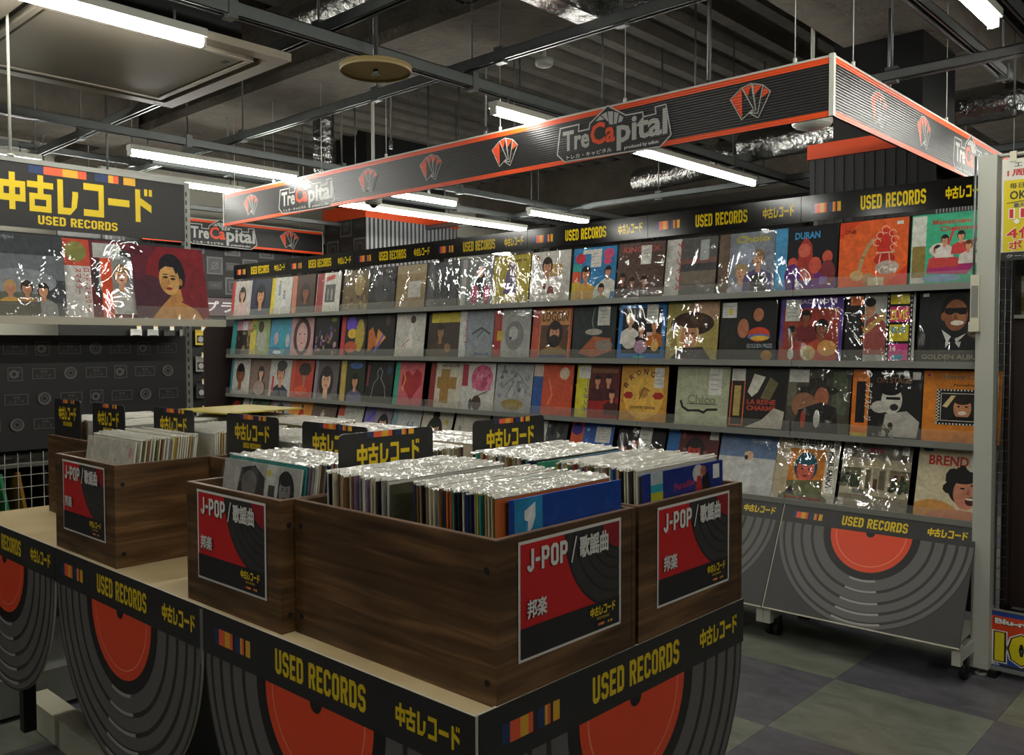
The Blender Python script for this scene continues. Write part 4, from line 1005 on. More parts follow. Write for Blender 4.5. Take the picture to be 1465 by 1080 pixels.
  ('black and white photo of a laughing singer with a bright orange strip', 't', ['#1d1c1b', ('O', .0, .25, '#e07a1e'), ('R', .06, .2, .2, .82, '#1a1817'), ('T', 'ライブステージ', .19, .8, .11, '#d8d4c8', .56, -90), ('R', 0, 0, .25, .05, '#d9c22c'), ('P', [(.45, .02), (.95, .02), (.98, .25), (.8, .4), (.5, .35)], '#b5b1a6'), ('D', .58, .55, .15, .2, '#c9c5b8'), ('D', .56, .72, .16, .1, '#0f0e0e'), ('D', .42, .45, .13, .09, '#c2beb2'), ('D', .62, .45, .06, .05, '#2a2624'), ('R', .5, .56, .7, .6, '#0f0e0e'), ('S', 61, 14, .32, .02, .68, .22, ['#8a877c', '#33302c'], .03), ('T', 'ON STAGE', .35, .8, .09, '#6a4a2c', .5), ('T', 'February, 1970', .42, .92, .04, '#c9c5b8', .3), ('R', .86, .86, .97, .97, '#d8d6cc')]),
  ('plain orange cover with a chequer-framed portrait of a grinning man', 't', ['#dd862a', ('T', 'Harry Chas', .26, .86, .09, '#7a7c6c', .54), ('T', 'Novelties', .4, .78, .04, '#5a3a1c', .3), ('R', .18, .24, .84, .74, '#1a1917'), ('R', .235, .295, .785, .685, '#cfcac0'), ('R', .245, .305, .775, .675, '#22211f'), ('D', .52, .48, .115, .16, '#c98a62'), ('D', .52, .6, .125, .075, '#2a1d14'), ('D', .47, .5, .02, .012, '#22160f'), ('D', .57, .5, .02, .012, '#22160f'), ('D', .52, .41, .055, .025, '#efe4d6'), ('P', [(.26, .5), (.32, .48), (.43, .65), (.37, .65)], '#d9c28a'), ('P', [(.32, .31), (.74, .31), (.66, .36), (.4, .36)], '#121110'), ('W', .84, .55, .12, .38), ('R', .05, .92, .09, .95, '#a8246a')] + [('R', .18 + .044 * q, .715, .202 + .044 * q, .738, '#d8d4c8') for q in range(15)] + [('R', .18 + .044 * q, .243, .202 + .044 * q, .265, '#d8d4c8') for q in range(15)] + [('R', .183, .27 + .044 * q, .205, .292 + .044 * q, '#d8d4c8') for q in range(11)] + [('R', .815, .27 + .044 * q, .837, .292 + .044 * q, '#d8d4c8') for q in range(11)] + [('R', .205, .292 + .044 * q, .227, .314 + .044 * q, '#d8d4c8') for q in range(10)])],
 # row four (bottom, leaning back)
 [('black cover with deep red smear and small white tag', 't', ['#1c1412', ('D', .25, .5, .25, .4, '#a82316'), ('W', .6, .6, .3, .36)]),
  ('green cover with a black-haired girl looking up', 't', ['#1f5a38', ('O', 0, .1, '#c9c6bc'), ('B', .5, .6, .8, SK, '#0f0e0e', '#2f5a48')]),
  ('pale grey cover with a girl in dark bangs and pink edge', 't', ['#a9a6b0', ('O', 0, .14, '#c2757c'), ('B', .5, .6, .75, SK3, '#17151a', '#b5b0bc')]),
  ('orange cover with a tiny red-dressed figure', 't', ['#e3922e', ('D', .55, .55, .12, .25, '#b5261c'), ('D', .55, .85, .05, .07, '#2a1512')]),
  ('brown grey cover with a pale figure standing', 't', ['#65564c', ('F', .45, .35, .5, SK3, '#2a1c16', '#b9b3a3'), ('R', 0, .0, 1, .3, '#4a3e37')]),
  ('white cover with slanting lines of writing and a red corner', 't', ['#c4c2b6', ('R', 0, .7, .25, 1, '#c9503f'), ('L', [(.1, .6), (.8, .7)], .015, '#8a8a80'), ('L', [(.1, .45), (.8, .55)], .015, '#8a8a80'), ('L', [(.3, .8), (.85, .88)], .015, '#8a8a80'), ('L', [(.1, .3), (.8, .4)], .02, '#5a5ad0')]),
  ('cover with violet diagonal streaks and a black-haired girl', 't', ['#9a8d9c', ('O', 0, .4, '#7d74b0'), ('B', .72, .6, .6, SK3, '#1a161a', '#8a7a8c'), ('L', [(.02, .5), (.35, .85)], .05, '#4f4ad8'), ('L', [(.05, .3), (.38, .6)], .04, '#d8d8f0')]),
  ('pale blue white cover with a small blue sketched animal', 't', ['#c5c9c6', ('O', 0, .2, '#8fb0bc'), ('D', .65, .45, .2, .18, '#6d8496'), ('L', [(.5, .3), (.6, .7)], .03, '#3a4a66'), ('L', [(.75, .3), (.75, .7)], .03, '#3a4a66')]),
  ('cream cover with a girl with a black topknot hairdo', 't', ['#c9c2ae', ('B', .45, .55, .8, SK, '#141214', '#b9a99a'), ('D', .45, .9, .12, .1, '#141214'), ('D', .82, .75, .05, .06, '#c9b22c')]),
  ('cream cover with a purple and yellow disc', 't', ['#c9c5b5', ('D', .55, .42, .35, .35, '#5a3a9a', 0, 0, 360), ('P', [(.55, .08), (.75, .14), (.9, .42), (.8, .66), (.55, .76)], '#d0a22c'), ('D', .36, .22, .1, .1, '#b5305a'), ('D', .72, .42, .05, .06, '#2a1d4a'), ('T', '涼', .12, .6, .1, '#333')]),
  ('white cover with an orange and yellow printed border', 't', ['#cbc9c2', ('R', .0, .8, 1, 1, '#d5d4cf'), ('R', .3, .2, .9, .7, '#c98a3a')]),
  ('black and grey photo cover with a yellow dotted tag', 't', ['#3d3d3c', ('S', 71, 16, .3, .1, .95, .9, ['#6a6a68', '#222', '#8a8a88'], .06), ('W', .18, .55, .3, .4), ('D', .3, .62, .04, .04, '#d5c92a')]),
  ('speckled blue cover with an orange red lettered strip', 't', ['#2a5aa8', ('O', 0, .3, '#d9582c'), ('D', .14, .85, .13, .12, '#3a2a8a'), ('S', 73, 22, .35, .1, .95, .9, ['#5a8ac8', '#1c3f86', '#8fb0d8'], .03), ('T', 'コットン', .2, .6, .12, '#c9b8d8', .5, -90), ('W', .6, .62, .34, .3)]),
  ('black cover with four shadowy faces and a long white tag', 't', ['#1a1616', ('B', .15, .55, .34, '#a5705a', '#15100f', '#1a1515', False), ('B', .38, .68, .34, '#a5705a', '#15100f', '#1a1515', False), ('B', .68, .6, .3, '#a5705a', '#15100f', '#1a1515', False), ('B', .87, .5, .3, '#a5705a', '#15100f', '#1a1515', False), ('T', 'Brie', .3, .86, .09, '#c9c5bc', .3), ('W', .46, .42, .26, .56)]),
  ('dark red portrait with a blue and white lettered strip', 't', ['#5c2420', ('O', 0, .2, '#cfcac4'), ('R', .0, .45, .24, .95, '#2a6aa8'), ('T', 'ドーム', .16, .6, .12, '#d04a2c', .45, -90), ('B', .55, .62, .62, '#c0402c', '#1c0f10', '#8a241c'), ('S', 75, 14, .3, .05, .95, .9, ['#7d3a30', '#8a4a4a', '#4a1c1c'], .04), ('W', .82, .84, .16, .14)]),
  ('pale cover with blue sky above and a figure in a white cap', 't', ['#c9c9c4', ('R', 0, .6, 1, 1, '#6d83a8'), ('D', .52, .66, .07, .05, '#d8c9a0'), ('D', .56, .63, .05, .07, SK3), ('D', .49, .6, .03, .04, '#3a2c20'), ('P', [(.44, .05), (.62, .05), (.6, .55), (.48, .55)], '#d4d4d2'), ('D', .72, .88, .2, .05, '#8296b8'), ('T', 'EMMET', .58, .85, .06, '#a9b8cc', .3)]),
  ('white greatest hits cover with an orange portrait square', 'c', ['#cfcab8', ('O', 0, .22, '#c5b391'), ('T', 'THE GREAT HITS', .24, .86, .12, '#22241f', .66), ('T', 'OF', .92, .84, .06, '#22241f', .06), ('T', 'PAUL ANKA', .84, .8, .09, '#22241f', .56, -90), ('R', .22, .06, .8, .82, '#dd8a2a'), ('B', .5, .5, .7, '#d9654c', '#1a5a6a', '#6d7450', False), ('P', [(.22, .06), (.8, .06), (.78, .35), (.22, .3)], '#6d7048'), ('P', [(.22, .1), (.36, .08), (.3, .24)], '#3a1c3c'), ('R', .22, .03, .8, .06, '#a8242c')]),
  ('photo cover of a white columned mansion among trees', 'c', ['#b8ad92', ('R', 0, .75, 1, 1, '#8a8478'), ('S', 81, 22, .0, .72, 1, 1, ['#6d6a58', '#a59f8d', '#75706a'], .05), ('R', 0, .3, 1, .6, '#6d6a50'), ('R', .7, .35, .98, .56, '#8a7452'), ('R', .3, .28, .72, .62, '#a8a184'), ('P', [(.3, .62), (.72, .62), (.55, .76), (.48, .76)], '#c2b48c'), ('R', .34, .28, .37, .62, '#cfc6a8'), ('R', .45, .28, .48, .62, '#cfc6a8'), ('R', .56, .28, .59, .62, '#cfc6a8'), ('R', .67, .28, .7, .62, '#cfc6a8'), ('R', .49, .28, .55, .45, '#5a3a24'), ('R', 0, 0, 1, .2, '#8f8672'), ('R', .2, .22, .36, .28, '#7d8278'), ('T', 'ELVIS', .4, .84, .08, '#b5244a', .2), ('W', .86, .84, .1, .12), ('S', 82, 16, .02, .32, .27, .5, ['#3c4830', '#2c3824', '#525c3c'], .045), ('S', 83, 16, .75, .3, .98, .44, ['#3c4830', '#2c3824', '#525c3c'], .04), ('R', .78, .45, .83, .53, '#3a3426'), ('R', .88, .45, .93, .53, '#3a3426'), ('R', .38, .3, .44, .58, '#6a6450'), ('R', .57, .3, .66, .58, '#6a6450'), ('R', .28, .61, .74, .635, '#d5ccb0')]),
  ('cream cover with a laughing black-haired singer and red title', 't', ['#d3c7a4', ('T', 'BREND', .14, .74, .14, '#c9342a', .52), ('R', .06, .93, .18, .97, '#2a6a8a'), ('D', .25, .0, .35, .25, '#d0954a'), ('D', .6, .0, .45, .14, '#c9805a'), ('S', 91, 14, .42, .38, .72, .68, ['#15110f'], .09), ('D', .62, .45, .2, .24, '#15110f'), ('D', .66, .38, .165, .23, '#c98468', -12), ('D', .6, .6, .19, .1, '#15110f', 12), ('D', .72, .27, .065, .06, '#4a1412', 20), ('D', .715, .3, .055, .015, '#efe4d6', 20), ('D', .61, .44, .035, .012, '#1a1210', 15), ('D', .74, .49, .035, .012, '#1a1210', 15), ('P', [(.68, .44), (.72, .36), (.66, .36)], '#a8624a'), ('W', .68, .68, .3, .28)])],
]
ROWX = [
 [-7.119, -6.801, -6.484, -6.15, -5.812, -5.455, -5.137, -4.812, -4.484, -4.157, -3.837, -3.506, -3.171, -2.84, -2.519, -2.19, -1.869, -1.545, -1.217],
 [-7.130, -6.811, -6.493, -6.168, -5.824, -5.483, -5.148, -4.820, -4.466, -4.147, -3.824, -3.494, -3.164, -2.828, -2.503, -2.173, -1.84, -1.509, -1.175],
 [-7.135, -6.814, -6.495, -6.173, -5.832, -5.494, -5.17, -4.835, -4.448, -4.128, -3.806, -3.479, -3.135, -2.807, -2.435, -2.115, -1.797, -1.472, -1.152],
 [-7.155, -6.838, -6.52, -6.20, -5.875, -5.53, -5.195, -4.87, -4.537, -4.196, -3.862, -3.524, -3.178, -2.828, -2.496, -2.166, -1.848, -1.515, -1.170]]
SH_Z = [HC + .262, HC - .083, HC - .433, HC - .765]          # shelf tops
ROW_Y = [4.135, 4.13, 4.12, 4.082]
ROW_LEAN = [7, 7, 8, 17]
ROWN = ['top shelf', 'second shelf', 'third shelf', 'bottom ledge']
rr = random.Random(11)
for r in range(4):
    for k, (lab, film, spec) in enumerate(ALB[r]):
        if r == 3 and k in (10,): pass
        mb = sleeve_mesh(spec)
        o = mb.build('record')
        o.location = (ROWX[r][k], ROW_Y[r] , SH_Z[r] + .0012)
        lean = math.radians(ROW_LEAN[r] + rr.uniform(-1.2, 1.2))
        o.rotation_euler = (-lean, rr.uniform(-.008, .008), rr.uniform(-.012, .012))
        tag(o, lab + ', on the ' + ROWN[r] if len((lab + ' on the ' + ROWN[r]).split()) <= 16 else lab, 'record', 'records displayed on the wall rack')
        mesh_obj('plastic_sleeve', rr.choice(FILM[film]), o)

# ------------------------------------------------------------------ wall rack, bay by bay
JX = [-7.32, -6.45, -5.53, -4.62, -3.73, -2.82, -1.915, -1.05]
FEET = 1.40
for b in range(7):
    x0, x1 = JX[b], JX[b + 1]
    lab = ['rack bay at the far left end of the record wall', 'second rack bay from the far left end of the record wall', 'third rack bay from the far left end of the record wall', 'rack bay at the middle of the record wall', 'rack bay right of the middle of the record wall', 'last but one rack bay before the grey end post', 'nearest rack bay beside the grey end post at right'][b]
    root = empty('display_rack', ((x0 + x1) / 2, 4.3, 0), lab + ', four tiers of records', 'rack', 'bays of the record wall')
    hw = (x1 - x0) / 2 - .0015
    m = MB(); m.box(-hw, hw, .02, .04, .18, HC + .60, 'black_metal'); m.build('back_panel', root)
    for s in (-1, 1):
        m = MB(); m.box(s * (hw - .03) - .0, s * hw, -.03, .02, .0, HC + .72, 'black_metal')
        for q in range(14): m.box(s * (hw - .015) - .004, s * (hw - .015) + .004, -.032, -.03, .7 + q * .1, .73 + q * .1, 'lip_metal')
        m.build('upright', root)
    for r in range(3):
        z = SH_Z[r]; yf = ROW_Y[r] - 4.3 - .022
        m = MB(); m.box(-hw, hw, yf, .0, z - .012, z, 'black_metal'); m.box(-hw, hw, yf - .004, yf, z - .026, z + .004, 'lip_metal')
        s = m.build('shelf', root)
        m = MB(); m.box(-hw + .004, hw - .004, yf - .001, yf + .001, z + .004, z + .055, 'acrylic'); m.build('clear_guard', s)
    m = MB(); z = SH_Z[3]; m.box(-hw, hw, -.26, .0, z - .012, z, 'black_metal'); m.box(-hw, hw, -.268, -.26, z - .014, z + .012, 'lip_metal'); s = m.build('shelf', root)
    m = MB(); m.box(-hw + .004, hw - .004, -.262, -.26, z + .012, z + .05, 'acrylic'); m.build('clear_guard', s)
    # small yellow tabs showing in the dark gaps
    for r in range(4):
        for q in (-1, 0, 1):
            m = MB(); m.box(q * .31 + .155 - .012, q * .31 + .155 + .012, .012, .02, SH_Z[r] + .17, SH_Z[r] + .185, 'printed_card', hx('#b3a01e'))
            if abs(q * .31 + .155) < hw - .02: m.build('yellow_tab', root)
    # header
    m = MB(); z0, z1 = HC + .602, HC + .730
    m.box(-hw, hw, -.105, -.10, z0, z1, 'header_print', hx('#131211'))
    pl = Plane(m, (-hw, -.105, z0), (1, 0, 0), (0, 0, 1), mat='header_print')
    band(pl, 2 * hw, .0, z1 - z0)
    hd = m.build('header_sign', root)
    m = MB()
    for q in (-.4, .4): m.box(q * hw * 2 - .01, q * hw * 2 + .01, -.10, .0, z0 + .03, z0 + .045, 'black_metal')
    m.build('header_bracket', root)
    # sloping base panel with the record picture
    yt, zt, yb, zb = -.262, HC - .778, -.49, HC - 1.235
    L = math.hypot(yb - yt, zb - zt); v = Vector((0, yt - yb, zt - zb)).normalized()
    m = MB()
    A = Vector((-hw + .001, yb, zb)); n = Vector((1, 0, 0)).cross(v)
    M = Matrix(((1, n.x, v.x, A.x), (0, n.y, v.y, A.y), (0, n.z, v.z, A.z), (0, 0, 0, 1)))
    m.box(0, 2 * hw - .002, -.008, 0, 0, L, 'printed_card', hx('#302f2d'), M)
    m.box(0, 2 * hw - .002, -.01, .003, -.006, .0, 'edge_white', M=M); m.box(-.0, .004, -.01, .003, 0, L, 'edge_white', M=M)
    pl = Plane(m, A, (1, 0, 0), v, clip=(0.004, 0.0, 2 * hw - .002, L - .088))
    disc_art(pl, hw, L - .088, .435)
    pl.clip = None
    pl.rect(0.004, L - .088, 2 * hw - .002, L, '#2b2a28')
    pl.disc(hw, L - .088, .02, '#161514', n=16, a0=180, a1=360)
    band(pl, 2 * hw, L - .088, .086)
    m.build('base_panel', root)
    for s in (-1, 1):
        m = MB(); m.box(s * hw - (.034 if s > 0 else 0), s * hw + (.0 if s > 0 else .034), -.44, -.0, .10, .15, 'white_metal'); m.box(s * hw - (.034 if s > 0 else 0), s * hw + (.0 if s > 0 else .034), -.475, -.44, .085, .17, 'white_metal'); f = m.build('base_foot', root)
        m = MB(); cx = s * (hw - .017); m.tube((cx - .012, -.36, .035), (cx + .012, -.36, .035), .035, 'rubber', 12); m.box(cx - .016, cx + .016, -.375, -.345, .035, .10, 'black_metal'); m.build('caster', f)
# dark end board at the far left end of the wall rack
m = MB(); pts = []
for i in range(7):
    t = PI / 2 * i / 6; pts.append((-.03 - .05 * math.cos(t) + .0, .0 + 0, 0))
bw = .30; hgt = HC + .175
prof = [(0, 0), (bw, 0), (bw, hgt)] + [(.06 - .06 * math.sin(PI / 2 * i / 6), hgt - .06 + .06 * math.cos(PI / 2 * i / 6)) for i in range(7)]
m.face([(.02, a, z) for a, z in prof], 'brown_board'); m.face([(0, a, z) for a, z in prof][::-1], 'brown_board')
for i in range(len(prof)):
    a, b2 = prof[i - 1], prof[i]; m.face([(0, a[0], a[1]), (.02, a[0], a[1]), (.02, b2[0], b2[1]), (0, b2[0], b2[1])], 'brown_board')
o = m.build('end_board'); o.location = (-7.40, 3.93, 0); tag(o, 'dark brown end board with a rounded corner closing the far left of the record wall', 'board')

# ------------------------------------------------------------------ end post and right-hand fixture
root = empty('end_post', (-1.03, 4.04, 0), 'tall grey steel post closing the right end of the record wall', 'post')
m = MB(); m.box(-.035, .035, -.03, .05, .035, HC + .775, 'white_metal'); m.build('column', root)
m = MB(); m.tube((0, 0, 0), (0, 0, .012), .022, 'white_metal', 12); m.tube((0, 0, .012), (0, 0, .036), .008, 'galvanised', 8); m.build('levelling_foot', root)
m = MB(); m.box(-.052, -.018, -.05, -.031, HC + .05, HC + .285, 'cream_plastic'); m.box(-.055, -.015, -.06, -.031, HC + .05, HC + .09, 'cream_plastic'); m.box(-.048, -.022, -.052, -.05, HC + .11, HC + .24, 'lip_metal'); m.build('clip', root)
m = MB(); m.tube((-.042, -.04, HC + .12), (-.042, -.04, HC + .775), .005, 'galvanised', 8); m.build('side_rod', root)
m = MB()
for q in range(34): m.tube((.04, .02, .32 + q * .045), (.072, .075, .32 + q * .045), .0015, 'galvanised', 4)
m.tube((.04, .02, .3), (.04, .02, 1.85), .002, 'galvanised', 5); m.tube((.056, .048, .3), (.056, .048, 1.85), .0015, 'galvanised', 5); m.tube((.072, .075, .3), (.072, .075, 1.85), .002, 'galvanised', 5)
m.build('wire_grid', root)
root = empty('end_rack', (-.5, 4.35, 0), 'dark brown end rack at the right edge with a top rail', 'rack')
m = MB(); m.box(-.483, .5, -.18, -.16, .28, HC + .10, 'brown_board'); m.build('front_board', root)
m = MB(); m.box(-.46, .5, -.15, .3, 0, .26, 'black_metal'); m.build('plinth', root)
m = MB(); m.box(-.455, .5, -.20, .25, HC + .105, HC + .12, 'lip_metal'); m.build('shelf', root)
m = MB(); m.box(-.455, .5, .2, .22, HC + .12, HC + .72, 'black_metal'); m.build('back_panel', root)
m = MB(); m.box(-.50, -.462, -.16, .25, .0, HC + .5, 'black_metal'); m.build('side_panel', root)
m = MB(); m.tube((-.53, -.30, HC + .772), (.5, -.30, HC + .772), .008, 'white_metal', 8); m.tube((.48, -.3, HC + .772), (.48, .2, HC + .70), .008, 'white_metal', 8); m.build('top_rail', root)
for k in range(4):
    root2 = empty('disc_case', (-.93 + k * .135, 4.30, HC + .1205), 'clear plastic disc case standing on the right end rack, number %s from the post' % ('first', 'second', 'third', 'fourth')[k], 'case', 'disc cases on the right end rack')
    m = MB(); m.box(-.06, .06, -.005, .005, 0, .17, 'printed_card', hx(('#8d7f6a', '#5a5048', '#9a9890', '#6a6d72')[k])); pl = Plane(m, (-.06, -.005, 0), (1, 0, 0), (0, 0, 1)); pl.rect(.01, .02, .11, .08, '#6b5226'); pl.rect(.01, .1, .11, .15, '#b9b6ae'); pl.disc(.06, .09, .02, '#2c2a28'); m.build('inlay', root2)
    m = MB(); m.box(-.064, .064, -.008, -.0075, -.0, .175, 'tight_film'); m.build('clear_front', root2)
# hanging poster
root = empty('hanging_poster', (-.90, 4.03, HC + .34), 'yellow and white sale poster hanging from the rail at the upper right edge', 'poster')
pw, ph = .30, .41
m = MB(); m.box(-.08, pw - .08, -.001, .001, 0, ph, 'printed_card', hx('#d9d7cb'))
pl = Plane(m, (-.08, -.001, 0), (1, 0, 0), (0, 0, 1))
pl.rect(.008, .035, pw - .008, .325, '#dcc81c'); pl.rect(.0, .0, pw, .033, '#2a2927'); pl.text('クーポン', .02, .010, .014, '#c9c9c4', w=.12)
pl.text('エディオン', .045, .375, .022, '#3a3937', w=.16, bold=.02); pl.text('1周年記念', .02, .340, .028, '#c92a24', w=.22, bold=.04)
pl.text('毎日入手', .03, .29, .022, '#2f2e2b', w=.11, bold=.02); pl.text('OK', .03, .245, .035, '#2f2e2b', w=.06, bold=.02); pl.line([(.02, .232), (.12, .24)], .003, '#2f2e2b')
pl.text('最大', .045, .212, .018, '#5a5f6a', w=.04, bold=.05)
for t, x, y, h, w in (('11', .03, .170, .036, .055), ('4倍', .022, .085, .05, .12), ('ポイント', .03, .043, .036, .20)):
    pl.text(t, x - .003, y - .003, h + .006, '#f0eee6', w=w + .006, bold=.10); pl.text(t, x, y, h, '#cf2a2c', w=w, bold=.04)
pl.text('%', .088, .172, .022, '#cf2a2c', w=.02, bold=.04); pl.rect(.052, .146, .062, .166, '#f0eee6'); pl.rect(.047, .151, .067, .161, '#f0eee6')
m.build('sheet', root)
for x in (-.04, .16):
    m = MB(); m.box(x - .012, x + .012, -.006, .006, ph - .01, ph + .03, 'cream_plastic'); m.build('clip', root)
# Blu-ray board on the floor
root = empty('floor_sign', (-.98, 4.06, .0), 'orange and blue disc sale sign with yellow numbers at the lower right corner', 'sign')
m = MB(); sw, sh = .45, .235
m.box(-.02, sw, -.004, .004, .045, .045 + sh, 'printed_card', hx('#24489a'))
pl = Plane(m, (-.02, -.004, .045), (1, 0, 0), (0, 0, 1))
pl.poly([(0, .088), (.1, .10), (.47, .10), (.47, .215), (0, .215)], '#d9431c'); pl.text('Blu-ray', .012, .172, .036, '#1d1b1b', w=.168, bold=.09); pl.text('Blu-ray', .016, .176, .030, '#e9e7e0', w=.16, bold=.05)
pl.text('100', .006, .014, .145, '#e9e7e0', w=.25, bold=.13); pl.text('100', .012, .019, .135, '#23211c', w=.238, bold=.10); pl.text('100', .017, .024, .125, '#e0cf1c', w=.228, bold=.06)
pl.text('税込', .005, .006, .012, '#e9e7e0', w=.03, bold=.05); pl.rect(.04, .004, .4, .012, '#3a3a14')
m.build('board', root)
m = MB(); m.box(-.02, sw, -.012, .012, .030, .045, 'lip_metal'); m.box(-.02, .01, -.03, .05, 0, .03, 'black_metal'); m.box(sw - .03, sw, -.03, .05, 0, .03, 'black_metal'); m.build('base_rail', root)
m = MB(); m.box(-.02, sw, -.008, .008, .045 + sh, .045 + sh + .006, 'lip_metal'); m.build('top_trim', root)

# ------------------------------------------------------------------ island table
TZ = .8375
root = empty('island_table', (-2.15, 1.33, 0), 'long island table with pale wood top and black record-shaped front panels', 'table')
ox, oy = -2.15, 1.33
for (x0, x1) in ((-3.30, -2.575), (-2.573, -1.75), (-1.748, -.930)):
    for (y0, y1) in ((.930, 1.19), (1.192, 1.75)):
        m = MB(); m.box(x0 - ox, x1 - ox, y0 - oy, y1 - oy, TZ - .02, TZ, 'pale_wood'); m.build('top_board', root)
def panel_mesh():
    """silhouette: a band with half a disc hanging from it; faces -y, top left corner at origin"""
    m = MB(); Wp, bh, R = .8225, .094, .405
    cx = Wp / 2; t = .006
    out = [(0, 0), (0, -bh)] + [(cx + R * math.cos(math.radians(a)), -bh + R * math.sin(math.radians(a))) for a in range(180, 361, 5)] + [(Wp, -bh), (Wp, 0)]
    m.face([(a, 0, b) for a, b in out], 'printed_card', hx('#2b2a28')); m.face([(a, t, b) for a, b in out[::-1]], 'edge_white')
    for i in range(len(out)):
        a, b = out[i - 1], out[i]
        m.face([(a[0], 0, a[1]), (a[0], t, a[1]), (b[0], t, b[1]), (b[0], 0, b[1])], 'edge_white')
    pl = Plane(m, (0, 0, 0), (1, 0, 0), (0, 0, 1))
    disc_art(pl, cx, -bh, R)
    pl.rect(0, -bh, Wp, 0, '#262523'); pl.disc(cx, -bh, .018, '#161514', n=16, a0=180, a1=360)
    band(pl, Wp, -bh + .002, bh - .002)
    return m
o = panel_mesh().build('front_panel', root); o.location = (-.9225 - .8225 - ox, .917 - oy, TZ + .004)
me = o.data
for k in (1, 2):
    q = mesh_obj('front_panel', me, root, (-.9225 - .8225 - k * .8255 - ox, .917 - oy, TZ + .004))
q = mesh_obj('end_panel', me, root, (-.9225 - ox, .925 - oy, TZ + .004)); q.rotation_euler = (0, 0, PI / 2)
m = MB(); m.box(-1.748 - ox - .006, -1.748 - ox + .006, -.4165 - .0, -.4155, TZ - .12, TZ + .0, 'acrylic'); m.build('joint_tape', root)
for x, y in ((-1.0, 1.05), (-1.0, 1.68), (-2.15, 1.05), (-2.15, 1.68), (-3.22, 1.68), (-3.22, 1.05)):
    m = MB(); m.box(x - .02 - ox, x + .02 - ox, y - .02 - oy, y + .02 - oy, .09, TZ - .02, 'black_metal'); m.build('leg', root)
m = MB(); m.box(-3.53 - ox, -.97 - ox, 1.14 - oy, 1.22 - oy, .0, .10, 'cream_plastic'); m.build('base_rail', root)
m = MB(); m.box(-3.30 - ox, -.97 - ox, 1.62 - oy, 1.70 - oy, .0, .10, 'cream_plastic'); m.build('base_rail', root)
m = MB(); m.box(-3.27 - ox, -.99 - ox, 1.30 - oy, 1.32 - oy, .12, TZ - .05, 'black_metal'); m.build('inner_panel', root)

# crates
BH = .262
def jpop_card(m, o, u, w=.275, h=.255 * .92):
    pl = Plane(m, o, u, (0, 0, 1), step=.0001)
    pl.rect(0, 0, w, h, '#d8d6cf'); b = .005
    pl.rect(b, b, w - b, h - b, '#c2201f')
    pl.clip = (b, b, w - b, h - b)
    cx, cy, R = w * .99, h * 1.0, h * .81
    pl.disc(cx, cy, R, '#272625', n=48)
    for r1, r0 in ((.97, .84), (.81, .70), (.67, .58), (.55, .47), (.44, .36)):
        pl.ring(cx, cy, r0 * R, r1 * R, '#363533', 180, 270, 20)
    pl.disc(cx, cy, .33 * R, '#8d1d22', n=30)
    pl.clip = None
    pl.rect(w - b, b, w, h, '#d8d6cf'); pl.rect(0, h - b, w, h, '#d8d6cf')
    pl.rect(b, b, w - b, h * .28, '#232222')
    return pl
def front_card(root, o, u, w=.275, h=.194):
    m = MB(); pl = jpop_card(m, o, u, w, h)
    for dx, c in ((-.0012, '#4d4a48'), (0, '#dedcd4')):
        pl.text('J-POP', w * .07 - dx, h * .735 + dx, h * .19, c, w=w * .37, bold=.05)
        pl.line([(w * .48 - dx, h * .72 + dx), (w * .525 - dx, h * .93 + dx)], .0035, c)
        pl.text('歌謡曲', w * .56 - dx, h * .735 + dx, h * .185, c, w=w * .29, bold=.05)
        pl.text('邦楽', w * .07 - dx, h * .35 + dx, h * .15, c, w=w * .17, bold=.05)
    katakana(pl, w * .66, h * .165, w * .27, h * .085, YEL)
    pl.text('USED RECORDS', w * .73, h * .125, h * .022, '#b39a14', w=w * .13)
    stripes(pl, w * .72, h * .07, w * .17, h * .022)
    return m.build('genre_card', root)
